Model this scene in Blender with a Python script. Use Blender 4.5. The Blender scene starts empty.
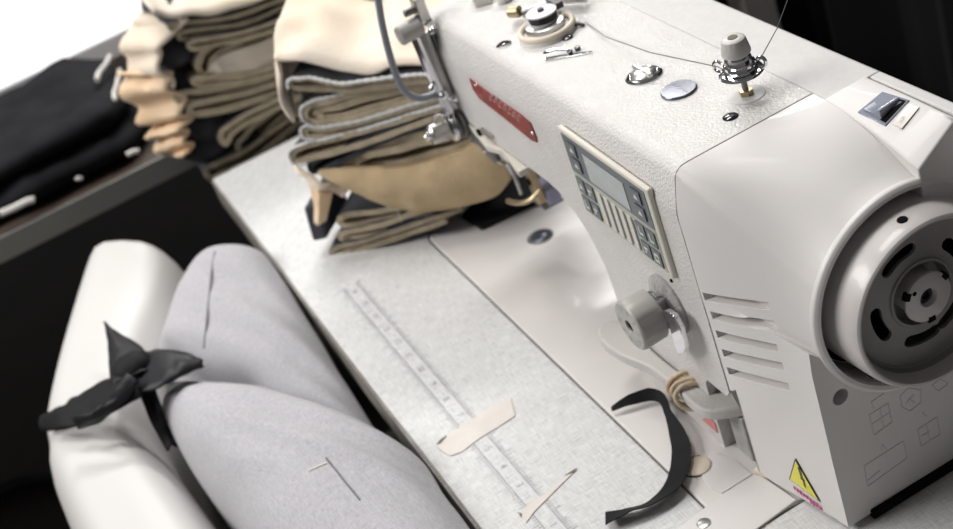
import bpy, bmesh, math, random
from mathutils import Vector, Matrix, noise
random.seed(7)
PI = math.pi
SC = bpy.context.scene
COL = SC.collection

# ------------------------------------------------------------------ camera
FPX = 1471.3274637478764
CX, CY = 476.5, 264.5
CAM = Vector((0.64215676, -0.28101905, 0.62805342))
MR = Matrix(((0.4039174, 0.8603566, -0.31086534),
             (0.37966734, -0.46683218, -0.79869921),
             (-0.83228808, 0.20458309, -0.51521094)))   # rows: right, down, forward
cd = bpy.data.cameras.new('camera'); cam = bpy.data.objects.new('camera', cd); COL.objects.link(cam)
cd.sensor_width = 36; cd.lens = FPX * 36 / 953; cd.clip_start = .01
r_, d_, f_ = MR[0], MR[1], MR[2]
cam.matrix_world = Matrix(((r_[0], -d_[0], -f_[0], CAM[0]), (r_[1], -d_[1], -f_[1], CAM[1]),
                           (r_[2], -d_[2], -f_[2], CAM[2]), (0, 0, 0, 1)))
cd.dof.use_dof = True; cd.dof.focus_distance = .80; cd.dof.aperture_fstop = 9.5
SC.camera = cam

def ray(u, v):
    c = Vector(((u - CX) / FPX, (v - CY) / FPX, 1))
    return MR.transposed() @ c
def at(u, v, ax, val):
    """point of the measured photograph on a plane x/y/z = val"""
    d = ray(u, v); t = (val - CAM[ax]) / d[ax]
    return CAM + d * t
def atp(u, v, O, n):
    d = ray(u, v); t = (Vector(O) - CAM).dot(n) / d.dot(n)
    return CAM + d * t

# --------------------------------------------------------------- materials
def mat(name, col, rough=.5, metal=0, bump=0, bscale=200, var=0, vscale=30, coat=0, sheen=0, spec=.5, col2=None, detail=3, pebble=False):
    m = bpy.data.materials.new(name); m.use_nodes = True
    nt = m.node_tree; b = nt.nodes['Principled BSDF']
    b.inputs['Base Color'].default_value = (*col, 1); b.inputs['Roughness'].default_value = rough
    b.inputs['Metallic'].default_value = metal; b.inputs['Coat Weight'].default_value = coat
    b.inputs['Coat Roughness'].default_value = .04
    b.inputs['Sheen Weight'].default_value = sheen; b.inputs['Specular IOR Level'].default_value = spec
    tc = nt.nodes.new('ShaderNodeTexCoord')
    if var or col2:
        n = nt.nodes.new('ShaderNodeTexNoise'); n.inputs['Scale'].default_value = vscale; n.inputs['Detail'].default_value = detail
        nt.links.new(tc.outputs['Object'], n.inputs['Vector'])
        r = nt.nodes.new('ShaderNodeValToRGB'); r.color_ramp.elements[0].position = .35; r.color_ramp.elements[1].position = .68
        a = col2 if col2 else tuple(c * (1 - var) for c in col)
        r.color_ramp.elements[0].color = (*a, 1); r.color_ramp.elements[1].color = (*col, 1)
        nt.links.new(n.outputs['Fac'], r.inputs['Fac']); nt.links.new(r.outputs['Color'], b.inputs['Base Color'])
    if bump:
        if pebble:
            n = nt.nodes.new('ShaderNodeTexVoronoi'); n.feature = 'SMOOTH_F1'; n.inputs['Smoothness'].default_value = .5; n.inputs['Scale'].default_value = bscale
        else:
            n = nt.nodes.new('ShaderNodeTexNoise'); n.inputs['Scale'].default_value = bscale; n.inputs['Detail'].default_value = 2
        nt.links.new(tc.outputs['Object'], n.inputs['Vector'])
        bp = nt.nodes.new('ShaderNodeBump'); bp.inputs['Strength'].default_value = bump; bp.inputs['Distance'].default_value = .002
        nt.links.new(n.outputs['Distance' if pebble else 'Fac'], bp.inputs['Height']); nt.links.new(bp.outputs['Normal'], b.inputs['Normal'])
        if pebble: bp.invert = True
        if coat: nt.links.new(bp.outputs['Normal'], b.inputs['Coat Normal'])
    return m

def weave_mat(name, light, dark, sx, sy, rough=.55, amount=(.3, .75), bump=0, coat=0, sheen=0):
    """two crossing sets of fine stretched streaks: linen laminate, denim"""
    m = bpy.data.materials.new(name); m.use_nodes = True
    nt = m.node_tree; b = nt.nodes['Principled BSDF']; b.inputs['Roughness'].default_value = rough
    b.inputs['Coat Weight'].default_value = coat; b.inputs['Sheen Weight'].default_value = sheen
    tc = nt.nodes.new('ShaderNodeTexCoord'); outs = []
    for s in ((sx, sy, sx), (sy, sx, sx)):
        mp = nt.nodes.new('ShaderNodeMapping'); mp.inputs['Scale'].default_value = s
        n = nt.nodes.new('ShaderNodeTexNoise'); n.inputs['Scale'].default_value = 1; n.inputs['Detail'].default_value = 2
        nt.links.new(tc.outputs['Object'], mp.inputs['Vector']); nt.links.new(mp.outputs['Vector'], n.inputs['Vector'])
        outs.append(n.outputs['Fac'])
    mx = nt.nodes.new('ShaderNodeMath'); mx.operation = 'ADD'
    nt.links.new(outs[0], mx.inputs[0]); nt.links.new(outs[1], mx.inputs[1])
    hf = nt.nodes.new('ShaderNodeMath'); hf.operation = 'MULTIPLY'; hf.inputs[1].default_value = .5
    nt.links.new(mx.outputs[0], hf.inputs[0])
    r = nt.nodes.new('ShaderNodeValToRGB')
    r.color_ramp.elements[0].position = amount[0]; r.color_ramp.elements[1].position = amount[1]
    r.color_ramp.elements[0].color = (*dark, 1); r.color_ramp.elements[1].color = (*light, 1)
    nt.links.new(hf.outputs[0], r.inputs['Fac']); nt.links.new(r.outputs['Color'], b.inputs['Base Color'])
    if bump:
        bp = nt.nodes.new('ShaderNodeBump'); bp.inputs['Strength'].default_value = bump; bp.inputs['Distance'].default_value = .001
        nt.links.new(hf.outputs[0], bp.inputs['Height']); nt.links.new(bp.outputs['Normal'], b.inputs['Normal'])
    return m

M = dict(
    white_tex=mat('textured_white_enamel', (.62, .60, .585), .5, bump=.30, bscale=640, coat=.26, spec=.2, pebble=True, var=.05, vscale=60),
    white=mat('smooth_white_plastic', (.68, .655, .64), .5, var=.03, vscale=12, coat=.08),
    bedw=mat('polished_white_bed', (.70, .67, .655), .22, var=.04, vscale=14, coat=.4),
    grey_tex=mat('grey_hammered_paint', (.42, .41, .40), .4, bump=.5, bscale=500, var=.3, vscale=120),
    grey_white=mat('matte_grey_white_enamel', (.54, .53, .52), .55, bump=.10, bscale=1100, var=.06, vscale=200),
    lever=mat('pale_grey_paint', (.50, .48, .46), .42, bump=.2, bscale=500),
    steel=mat('brushed_steel', (.55, .54, .52), .32, 1, var=.2, vscale=80),
    chrome=mat('chrome', (.82, .82, .84), .09, 1),
    dsteel=mat('dark_steel', (.20, .195, .19), .4, .9),
    brass=mat('dull_brass', (.42, .34, .22), .4, .9),
    black=mat('black_plastic', (.012, .012, .014), .38),
    hole=mat('deep_black_bore', (.006, .005, .005), .9, spec=.1),
    plug=mat('glossy_black_plug', (.010, .012, .02), .07, coat=1),
    lens=mat('dark_oval_glass', (.11, .12, .15), .25, .5, var=.4, vscale=45, detail=1),
    wheel=mat('warm_grey_plastic', (.56, .53, .515), .38, var=.06, vscale=40, coat=.2),
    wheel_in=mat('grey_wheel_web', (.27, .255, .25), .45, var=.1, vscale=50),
    dial=mat('grey_dial_plastic', (.37, .355, .335), .36),
    frame=mat('beige_panel_frame', (.60, .57, .50), .4),
    bezel=mat('slate_grey_bezel', (.085, .10, .112), .3),
    keypad=mat('grey_green_keypad', (.40, .41, .37), .4),
    lcd=mat('grey_lcd_glass', (.33, .36, .365), .12, coat=.6, var=.15, vscale=60),
    key=mat('dark_membrane_key', (.11, .125, .135), .35),
    keymark=mat('pale_key_marking', (.62, .62, .58), .5),
    red=mat('worn_red_plate', (.30, .028, .022), .35, var=.5, vscale=140),
    redmark=mat('worn_pale_print', (.60, .44, .42), .5, col2=(.36, .10, .09), vscale=300),
    yellow=mat('yellow_sticker', (.72, .66, .09), .45),
    magenta=mat('magenta_print', (.55, .06, .22), .5),
    pink=mat('red_sticker', (.62, .22, .20), .45),
    laminate=weave_mat('pale_linen_laminate', (.69, .69, .685), (.38, .38, .37), 1800, 90, .6, (.30, .60)),
    tedge=weave_mat('worn_brown_edge', (.30, .28, .25), (.10, .09, .08), 40, 300, .6),
    ink=mat('grey_printed_ink', (.22, .23, .27), .5, col2=(.44, .45, .47), vscale=90),
    tape=mat('beige_masking_tape', (.66, .615, .575), .6, var=.08, vscale=60),
    tapemark=mat('brown_stain', (.12, .09, .06), .7),
    ribbon=mat('black_satin', (.010, .010, .011), .7, spec=.2, bump=.15, bscale=300),
    ribbon2=mat('charcoal_satin', (.014, .014, .017), .5, spec=.3, bump=.15, bscale=160),
    cord=mat('tan_cord', (.62, .49, .35), .75, var=.35, vscale=160),
    thread=mat('dark_thread', (.06, .055, .06), .7),
    wthread=mat('white_thread', (.66, .64, .60), .8),
    blackth=mat('black_spool_thread', (.012, .012, .016), .6, bump=.5, bscale=600),
    spoolw=mat('white_spool', (.72, .74, .78), .3),
    rubber=mat('cream_rubber', (.66, .58, .46), .55),
    navy=mat('navy_twill', (.045, .047, .060), .85, bump=.3, bscale=900, var=.35, vscale=70, sheen=.08),
    khaki=mat('khaki_lining', (.52, .44, .315), .9, bump=.25, bscale=900, var=.2, vscale=120, sheen=.05),
    dkhaki=mat('dark_khaki_lining', (.38, .32, .23), .9, bump=.25, bscale=900, var=.3, vscale=120),
    cream=mat('cream_cotton', (.80, .66, .50), .85, bump=.3, bscale=300, col2=(.74, .50, .29), vscale=9, sheen=.1, detail=1),
    tan=mat('tan_cotton', (.56, .42, .25), .85, bump=.3, bscale=500, var=.2, vscale=40),
    cream_pale=mat('pale_cream_cotton', (.78, .70, .60), .85, bump=.2, bscale=300, col2=(.76, .64, .50), vscale=8, detail=1),
    serge=mat('pale_overlock_stitch', (.72, .72, .71), .8, bump=.8, bscale=900),
    denim=weave_mat('grey_denim', (.46, .45, .475), (.27, .265, .285), 1500, 130, .85, (.30, .66), bump=.3, sheen=.2),
    seam=mat('dark_denim_seam', (.14, .14, .15), .9),
    chair=mat('white_vinyl', (.60, .585, .57), .42, var=.02, vscale=10),
    blackcloth=mat('black_cloth', (.012, .012, .015), .8, bump=.4, bscale=60, var=.5, vscale=25, spec=.15),
    whitetable=mat('white_table_top', (.86, .86, .88), .45),
    greyedge=mat('grey_edge_band', (.26, .265, .25), .5, bump=.2, bscale=300),
    browntop=mat('brown_table_top', (.055, .038, .03), .55),
    floor=mat('dark_brown_floor', (.052, .041, .039), .55, col2=(.030, .024, .023), vscale=5),
    curtain=mat('black_curtain_cloth', (.006, .006, .0065), .95, spec=.15),
    tube=mat('blue_grey_tube', (.24, .26, .30), .35, coat=.3),
    blue=mat('pale_blue_plastic', (.35, .36, .52), .3),
    label=mat('white_sticker', (.74, .70, .66), .5),
    switch=mat('grey_blue_rocker', (.20, .22, .28), .25, coat=.4),
)

# ------------------------------------------------------------------ mesh kit
ORG = {}
def Vv(*a): return Vector(a)
class MB:
    def __init__(s): s.v = []; s.f = []; s.m = []
    def add(s, vs, fs, mi=0):
        o = len(s.v); s.v += [Vector(p) for p in vs]
        for f in fs: s.f.append([o + i for i in f]); s.m.append(mi)
        return s
    def box(s, a, b, mi=0):
        x0, y0, z0 = a; x1, y1, z1 = b
        return s.add([(x0,y0,z0),(x1,y0,z0),(x1,y1,z0),(x0,y1,z0),(x0,y0,z1),(x1,y0,z1),(x1,y1,z1),(x0,y1,z1)],
                     [(0,3,2,1),(4,5,6,7),(0,1,5,4),(1,2,6,5),(2,3,7,6),(3,0,4,7)], mi)
    def rings(s, R, mi=0, cap=True, close=True):
        n = len(R[0]); vs = [p for r in R for p in r]; fs = []
        for i in range(len(R) - 1):
            for j in range(n if close else n - 1):
                k = (j + 1) % n
                fs.append((i*n + j, i*n + k, (i+1)*n + k, (i+1)*n + j))
        if cap:
            fs.append(tuple(reversed(range(n)))); fs.append(tuple((len(R)-1)*n + j for j in range(n)))
        return s.add(vs, fs, mi)
    def lathe(s, base, axis, prof, n=32, mi=0, cap=True):
        """prof: (distance along axis, radius)"""
        axis = Vector(axis).normalized(); u = axis.orthogonal().normalized(); w = axis.cross(u); base = Vector(base)
        R = [[base + axis*h + (u*math.cos(2*PI*k/n) + w*math.sin(2*PI*k/n))*max(r, 1e-5) for k in range(n)] for h, r in prof]
        return s.rings(R, mi, cap)
    def cyl(s, a, b, r, n=24, mi=0):
        a = Vector(a); b = Vector(b); L = (b-a).length; c = min(r*.18, L*.2)
        return s.lathe(a, b-a, [(0, r-c), (c, r), (L-c, r), (L, r-c)], n, mi)
    def tube(s, pts, rad, n=8, mi=0, flat=1.0, closed=False):
        pts = [Vector(p) for p in pts]; R = []; up = None; N = len(pts)
        for i, p in enumerate(pts):
            if closed: t = (pts[(i+1) % N] - pts[i-1]).normalized()
            else: t = (pts[min(i+1, N-1)] - pts[max(i-1, 0)]).normalized()
            if up is None: up = t.orthogonal().normalized() if abs(t.z) > .95 else Vv(0,0,1)
            a = t.cross(up).normalized(); up2 = a.cross(t).normalized(); up = up2
            r = rad(i/(N-1)) if callable(rad) else rad
            R.append([p + a*math.cos(2*PI*k/n)*r + up2*math.sin(2*PI*k/n)*r*flat for k in range(n)])
        if closed: R.append(R[0]); return s.rings(R, mi, False)
        return s.rings(R, mi, True)
    def prism(s, poly, off, mi=0):
        """poly: list of 3-D points, extruded by off"""
        off = Vector(off); A = [Vector(p) for p in poly]; return s.rings([A, [p + off for p in A]], mi)
    def sph(s, c, r, mi=0, n=16, sc=(1,1,1)):
        R = []; c = Vector(c)
        for i in range(1, n//2):
            th = PI*i/(n//2)
            R.append([c + Vv(r*sc[0]*math.sin(th)*math.cos(2*PI*k/n), r*sc[1]*math.sin(th)*math.sin(2*PI*k/n), r*sc[2]*math.cos(th)) for k in range(n)])
        return s.rings(R, mi, True)
    def build(s, name, mats, parent=None, bevel=0, smooth=35, subsurf=0, solid=0, wn=False):
        if not isinstance(mats, (list, tuple)): mats = [mats]
        lo = Vv(*(min(p[i] for p in s.v) for i in range(3))); hi = Vv(*(max(p[i] for p in s.v) for i in range(3)))
        c = Vv((lo.x+hi.x)/2, (lo.y+hi.y)/2, lo.z)
        me = bpy.data.meshes.new(name); me.from_pydata([p - c for p in s.v], [], s.f)
        for m in mats: me.materials.append(M[m])
        for p, mi in zip(me.polygons, s.m): p.material_index = mi
        bm = bmesh.new(); bm.from_mesh(me); bmesh.ops.recalc_face_normals(bm, faces=bm.faces); bm.to_mesh(me); bm.free()
        if smooth:
            for p in me.polygons: p.use_smooth = True
            me.set_sharp_from_angle(angle=math.radians(smooth))
        o = bpy.data.objects.new(name, me); COL.objects.link(o); place(o, c, parent)
        if bevel:
            b = o.modifiers.new('bevel', 'BEVEL'); b.width = bevel; b.segments = 3; b.limit_method = 'ANGLE'; b.angle_limit = math.radians(40)
        if subsurf:
            b = o.modifiers.new('sub', 'SUBSURF'); b.levels = b.render_levels = subsurf
        if solid:
            b = o.modifiers.new('solid', 'SOLIDIFY'); b.thickness = solid; b.offset = 0
        return o
def place(o, c, parent):
    ORG[o.name] = Vector(c)
    if parent is not None:
        o.parent = parent; o.location = Vector(c) - ORG[parent.name]
    else: o.location = c
def thing(name, label, cat, loc, group=None):
    o = bpy.data.objects.new(name, None); COL.objects.link(o); o.empty_display_size = .02
    place(o, loc, None); return tag(o, label, cat, group)
def tag(o, label, cat, group=None):
    o['label'] = label; o['category'] = cat
    if group: o['group'] = group
    return o
def struct(o): o['kind'] = 'structure'; return o
def cut(o, cutters):
    """subtract meshes and bake the result"""
    bpy.context.view_layer.update()
    for k in cutters:
        m = o.modifiers.new('cut', 'BOOLEAN'); m.operation = 'DIFFERENCE'; m.object = k; m.solver = 'EXACT'
    dg = bpy.context.evaluated_depsgraph_get(); dg.update()
    me = bpy.data.meshes.new_from_object(o.evaluated_get(dg))
    o.modifiers.clear(); old = o.data; o.data = me; me.name = old.name
    for p in me.polygons: p.use_smooth = True
    me.set_sharp_from_angle(angle=math.radians(28))
    for k in cutters: bpy.data.objects.remove(k)
def crom(P, n=6, closed=False):
    P = [Vector(p) for p in P]; out = []; N = len(P)
    rng = range(N if closed else N - 1)
    for i in rng:
        if closed: a, b, c, d = P[i-1], P[i], P[(i+1) % N], P[(i+2) % N]
        else: a, b, c, d = P[max(i-1,0)], P[i], P[i+1], P[min(i+2,N-1)]
        for k in range(n):
            t = k/n
            out.append(.5*((2*b) + (c-a)*t + (2*a-5*b+4*c-d)*t*t + (3*b-a-3*c+d)*t**3))
    if not closed: out.append(P[-1])
    return out
def rrect(cx, cy, hx, hy, r, n=5):
    out = []
    for sx, sy, a0 in ((1,1,0), (-1,1,PI/2), (-1,-1,PI), (1,-1,3*PI/2)):
        for k in range(n+1):
            a = a0 + PI/2*k/n
            out.append((cx + sx*(hx-r) + r*math.cos(a), cy + sy*(hy-r) + r*math.sin(a)))
    return out
def text_mb(txt, size, origin, ux, uy, depth=.0002):
    """lettering laid on a surface: returns an MB"""
    cu = bpy.data.curves.new('t', 'FONT'); cu.body = txt; cu.size = size; cu.align_x = 'CENTER'; cu.align_y = 'CENTER'
    o = bpy.data.objects.new('t', cu); COL.objects.link(o); bpy.context.view_layer.update()
    dg = bpy.context.evaluated_depsgraph_get(); me = bpy.data.meshes.new_from_object(o.evaluated_get(dg))
    ux = Vector(ux).normalized(); uy = Vector(uy).normalized(); nn = ux.cross(uy)
    mb = MB(); O = Vector(origin)
    mb.add([O + ux*v.co.x + uy*v.co.y + nn*depth for v in me.vertices], [tuple(p.vertices) for p in me.polygons])
    bpy.data.objects.remove(o); return mb
def nz(p, s=1.0): return noise.noise(Vector(p)*s)
def merge(a, b, mi=0): a.add(b.v, b.f, mi); return a

# ------------------------------------------------------------------ setting
mb = MB(); mb.box((-4, -3, -.80), (2.2, 2.4, -.75)); struct(mb.build('floor', 'floor', smooth=0))

# black curtain behind the machine
mb = MB(); X = [(-1.15 + i*.02) for i in range(130)]
def cy_(x): return .62 + .025*math.sin(x*26) + .012*math.sin(x*61+1)
mb.rings([[Vv(x, cy_(x), z) for x in X] for z in (-.749, -.2, .3, .8)], cap=False, close=False)
tag(mb.build('curtain', 'curtain', solid=.004), 'black cloth curtain hanging behind the sewing machine', 'curtain')

# far white table (top left)
wt = thing('work_table', 'white work table at the back, beyond the black clothes', 'table', (-2.1, 0, -.75))
mb = MB(); mb.box((-2.9, -1.3, .02), (-1.185, 1.25, .05)); mb.build('tabletop', 'whitetable', wt, bevel=.003)
mb = MB(); mb.box((-2.85, -1.28, -.03), (-1.20, 1.23, .02)); mb.build('apron', 'label', wt)
for x in (-2.8, -1.26):
    for y in (-1.2, 1.17):
        mb = MB(); mb.box((x-.03, y-.03, -.75), (x+.03, y+.03, -.03)); mb.build('leg', 'label', wt)

# grey-edged side table under the black clothes
st = thing('side_table', 'dark brown side table with a grey edge band at left', 'table', (-1.03, -.5, -.75))
mb = MB(); mb.box((-1.18, -1.3, -.027), (-.884, .02, -.001)); mb.build('tabletop', 'browntop', st)
mb = MB(); mb.box((-.884, -1.3, -.027), (-.881, .02, -.0005)); mb.build('edge_band', 'greyedge', st)
for x in (-1.15, -.92):
    for y in (-1.25, -.03):
        mb = MB(); mb.box((x-.02, y-.02, -.75), (x+.02, y+.02, -.027)); mb.build('leg', 'dsteel', st)

pt = thing('packing_table', 'small white table behind the two fabric piles', 'table', (-1.0, .6, -.75))
mb = MB(); mb.box((-1.18, .023, -.027), (-.79, .56, -.001)); mb.build('tabletop', 'whitetable', pt, bevel=.002)
for x in (-1.15, -.83):
    for y in (.06, .52):
        mb = MB(); mb.box((x-.02, y-.02, -.75), (x+.02, y+.02, -.027)); mb.build('leg', 'label', pt)

# ------------------------------------------------------------ sewing table
tb = thing('sewing_table', 'sewing table with pale linen-patterned top and printed ruler', 'table', (-.1, .1, -.75))
TX0, TX1, TY0, TY1 = -.768, .62, -.1635, .165
mb = MB(); mb.box((TX0, TY0, -.030), (TX1, TY1, 0)); top = mb.build('tabletop', ['laminate'], tb)
c = MB(); c.prism([Vv(x, y, -.0295) for x, y in rrect((-.463+.041)/2, (-.0455+.135)/2, .252, .0905, .022)], (0, 0, .06))
ck = c.build('cutter', 'hole', smooth=0); cut(top, [ck]); top.modifiers.new('b', 'BEVEL').width = .0012
mb = MB(); mb.box((TX0, TY0-.0022, -.0295), (TX1, TY0, -.0018)); mb.build('edge_band', 'tedge', tb)
mb = MB(); mb.box((-.48, -.06, -.07), (.06, .15, -.0305)); mb.build('machine_tray', 'black', tb)
for x in (-.70, .55):
    for y in (-.12, .13):
        mb = MB(); mb.box((x-.02, y-.02, -.75), (x+.02, y+.02, -.030)); mb.build('leg', 'dsteel', tb)
# printed ruler: two long rules, ticks outside them, figures between
pA = at(415.7, 356, 2, 0); pB = at(540.7, 493.6, 2, 0); pC = at(406.8, 366.8, 2, 0); pD = at(524.6, 500.7, 2, 0)
ya = (pA.y + pB.y)/2; yb = (pC.y + pD.y)/2
mb = MB(); zz = .00025
def line(x0, y0, x1, y1, w=.0005):
    d = Vv(x1-x0, y1-y0, 0).normalized(); n = Vv(-d.y, d.x, 0)*w/2; a = Vv(x0, y0, zz); b = Vv(x1, y1, zz)
    mb.add([a+n, a-n, b-n, b+n], [(0,1,2,3)])
xr0, xr1 = -.44, -.035
line(xr0, ya, xr1, ya); line(xr0, yb, xr1, yb)
k = 0; x = xr0
while x < xr1:
    L = .0065 if k % 10 == 0 else (.005 if k % 5 == 0 else .0032)
    line(x, ya, x, ya+L, .00045); x += .0025; k += 1
x = xr0; k = 0
while x < xr1:
    L = .006 if k % 8 == 0 else (.0045 if k % 4 == 0 else .003)
    line(x, yb, x, yb-L, .00045); x += .0028; k += 1
for i in range(16):
    t = text_mb(str(16-i), .0075, (xr0 + .0125 + i*.025, (ya+yb)/2, zz), (1,0,0), (0,1,0), 0); merge(mb, t)
mb.build('ruler_print', 'ink', tb, smooth=0)

# ------------------------------------------------------------ sewing machine
sm = thing('sewing_machine', 'white industrial lockstitch sewing machine set into the table', 'sewing machine', (-.16, .045, 0))
# bed
mb = MB(); out = rrect((-.463+.041)/2, (-.0455+.135)/2, .2508, .0893, .021, 6)
mb.prism([Vv(x, y, -.029) for x, y in out], (0, 0, .0296)); bed = mb.build('bed', 'bedw', sm, bevel=.0012)
p = at(540, 237, 2, .0006)
mb = MB(); mb.lathe((p.x, p.y, .0003), (0,0,1), [(0,.0112), (.0011,.0112), (.0016,.0104), (.0012,.009)], 32)
sg = mb.build('oil_sight', 'dsteel', bed)
mb = MB(); mb.lathe((p.x, p.y, .0012), (0,0,1), [(0,.009), (.0012,.0075), (.0018,.003)], 32); mb.build('sight_glass', 'lens', sg)

# arm and column (front outline in x,z lofted through depth)
XL, XR = -.362, -.0008
def outline(ztop):
    o = [(XL, .1395), (XL, ztop), (XR, ztop), (XR, .066), (-.006, .060), (-.028, .060), (-.032, .055), (-.032, .0004), (-.1395, .0004)]
    o += [(-.1395, .075)]
    for k in range(7):   # generous throat fillet
        a = PI/2*k/6; o.append((-.1395 - .058*(1-math.cos(a)), .078 + .0615*math.sin(a)))
    o += [(-.25, .1395), (-.30, .1395)]
    return o
secs = [(-.0065, .195), (-.0063, .198), (-.0015, .2185), (.0005, .2215), (.004, .2236), (.009, .224), (.092, .224)]
mb = MB(); mb.rings([[Vv(x, y, z) for x, z in outline(zt)] for y, zt in secs])
arm = mb.build('arm', 'white_tex', sm, smooth=30)
# lower head housing under the arm end and the needle-bar side
mb = MB(); mb.box((-.362, .004, .105), (-.283, .078, .1395)); mb.build('head_housing', 'white', sm, bevel=.004)
q = [at(u, v, 2, .1385) for u, v in ((470, 117), (486, 146), (502, 150), (518, 172), (536, 163.5), (515, 144.6))]
mb = MB(); mb.prism([Vv(p.x, min(p.y, -.0062), p.z) for p in q], (0,0,-.005)); mb.build('lower_guard', 'frame', sm, bevel=.0006)

# motor cover: rectangle at the seam growing into a round hood
HC = Vv(.085, .0748, .1403); HR = .0625
def cover_profile(t):
    P0 = [(.092,.224),(.078,.224),(.055,.224),(.030,.224),(.014,.224),(.004,.2236),(.0005,.2215),(-.0015,.2185),(-.0063,.198),(-.0065,.180),(-.0066,.160),(-.0066,.145),(-.0066,.139),(-.0062,.120),(-.006,.068),(-.006,.055),(-.006,.004)]
    P1 = []
    for a in (76, 90, 104, 118, 130, 140, 148, 154, 166, 176, 186, 191):
        P1.append((HC.y + HR*math.cos(math.radians(a)), HC.z + HR*math.sin(math.radians(a))))
    P1 += [(.0086, .1325), (.0072, .118), (.0066, .068), (.0063, .055), (.006, .004)]
    s = t*t*(3-2*t)*.45 + t*.55
    f = [(a[0]+(b[0]-a[0])*s, a[1]+(b[1]-a[1])*s) for a, b in zip(P0, P1)]
    yb_ = .092 + .035*s
    zt_ = .224 - .0235*t**2.2
    for j in range(4): f[j] = (f[j][0], f[j][1]*t**6 + (1-t**6)*(zt_ + (f[j][1]-zt_)*(j/4)**1.5))
    hood = [(p.x, p.y) for p in crom([Vv(a, b, 0) for a, b in f[:12]], 3)]; f = hood + f[12:]
    return f + [(yb_, .004), (yb_, .10), (yb_, .16 + .0*s), (.092 + .03*s, f[0][1]-.02*s)]
mb = MB(); TS = [0, .06, .15, .25, .36, .48, .60, .72, .84, .94, 1.0]; CX0, CX1 = .0004, .0845
R = []
for t in TS:
    x = CX0 + (CX1-CX0)*t
    ring = []
    for j, (y, z) in enumerate(cover_profile(t)):
        xx = x
        if z < .1345 and j >= 34: xx = CX0 + (CX1-.0035-CX0)*t
        if z < .062: xx = max(xx, .0078 + .003*(j >= 39))
        ring.append(Vv(xx, y, z))
    R.append(ring)
mb.rings(R)
cover = mb.build('motor_cover', ['white'], sm, smooth=25)
cut_l = []
c = MB(); c.lathe((.058, HC.y, HC.z), (1,0,0), [(0,.0582), (.2,.0582)], 72); cut_l.append(c.build('k', 'hole', smooth=0))
hp = at(838, 395, 0, .081)
c = MB(); c.lathe((.066, hp.y, hp.z), (1,0,0), [(0,.0052), (.1,.0052)], 24); cut_l.append(c.build('k', 'hole', smooth=0))
for u0, v0, u1, v1 in ((710,288,763,305), (717,307,769,324), (722,326,775,345), (728,345,781,363.5), (733,363,787,384)):
    a = at(u0, v0, 1, -.001); b = at(u1, v1, 1, .003); dn = Vv(.0005, 0, -.0056)
    c = MB(); c.prism([Vv(a.x, -.03, a.z), Vv(b.x, -.03, b.z), Vv(b.x+dn.x, -.03, b.z+dn.z), Vv(a.x+dn.x, -.03, a.z+dn.z)], (0, .0385, 0))
    cut_l.append(c.build('k', 'hole', smooth=0))
cut(cover, cut_l)
cb = cover.modifiers.new('bev', 'BEVEL'); cb.width = .0008; cb.segments = 2; cb.limit_method = 'ANGLE'; cb.angle_limit = math.radians(38)
# bright lip ring round the hood, dark recess behind the wheel
mb = MB(); mb.lathe((.0, HC.y, HC.z), (1,0,0), [(.0825,.0600), (.0825,.0632), (.0848,.0631), (.0858,.0626), (.0868,.0608), (.0862,.0586), (.0835,.0582)], 96, cap=False)
lip = mb.build('hood_lip', 'white', cover)
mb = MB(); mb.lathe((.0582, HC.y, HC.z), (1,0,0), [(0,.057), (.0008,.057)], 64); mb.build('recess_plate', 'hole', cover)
mb = MB(); mb.lathe((.0665, hp.y, hp.z), (1,0,0), [(0,.005), (.0005,.005)], 24); mb.build('bore', 'hole', cover)

# rear cover with the power switch
mb = MB(); mb.prism([Vv(-.362,.0925,.142), Vv(-.362,.0925,.2236), Vv(-.362,.1285,.2236), Vv(-.362,.1312,.221), Vv(-.362,.1312,.142)], (.374,0,0)); mb.prism([Vv(.012,.1216,.142), Vv(.012,.1216,.2236), Vv(.012,.1285,.2236), Vv(.012,.1312,.221), Vv(.012,.1312,.142)], (.095,0,0)); mb.build('rear_housing', 'grey_white', sm, bevel=.001)
def rz(t): return .224 - .0235*t**2.2
mb = MB(); R = []
for t in (.12, .3, .5, .65, .8, .9, 1.0, 1.012):
    x = CX0 + (.0850-CX0)*t; z = rz(min(t, 1)) - .03
    R.append([Vv(x, .0918, z), Vv(x, .0918, .2236-.0165*t*t), Vv(x, .0932, .2243-.0165*t*t), Vv(x, .1180, .2243-.003*max(0, t-.6)), Vv(x, .1205, .2236-.003*max(0, t-.6)), Vv(x, .1215, z)])
mb.rings(R)
rear = mb.build('rear_cover', 'white', sm, bevel=.002)
sc = [at(u, v, 2, .2240) for u, v in ((861,110), (877,90), (905,101), (888,119))]
fx0, fx1 = .029, .062
cs = at(883, 104, 2, .2247)
ex = Vv(1, .12, 0).normalized(); ey = Vv(-.12, 1, 0).normalized()
def loc(a, b, h=0):
    p = Vv(cs.x, cs.y, 0) + ex*a + ey*b; t = (p.x-CX0)/(.0850-CX0); k = min(1, max(0, (p.y-.0938)/(.1180-.0938)))
    p.z = (.2243-.0165*t*t)*(1-k) + .2243*k + h - .0002; return p
mb = MB(); mb.prism([loc(-.0100,-.0095), loc(.0100,-.0095), loc(.0100,.0095), loc(-.0100,.0095)], (0,0,.0010)); sw = mb.build('switch_frame', 'switch', rear, bevel=.0004)
mb = MB()
pr = [(-.0078, .0008), (-.0078, .0022), (-.001, .0028), (.0040, .0062), (.0052, .0060), (.0056, .0008)]
mb.prism([loc(x, -.0075, h) for x, h in pr], ey*.015); mb.build('rocker', 'switch', sw, bevel=.0004)
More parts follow.
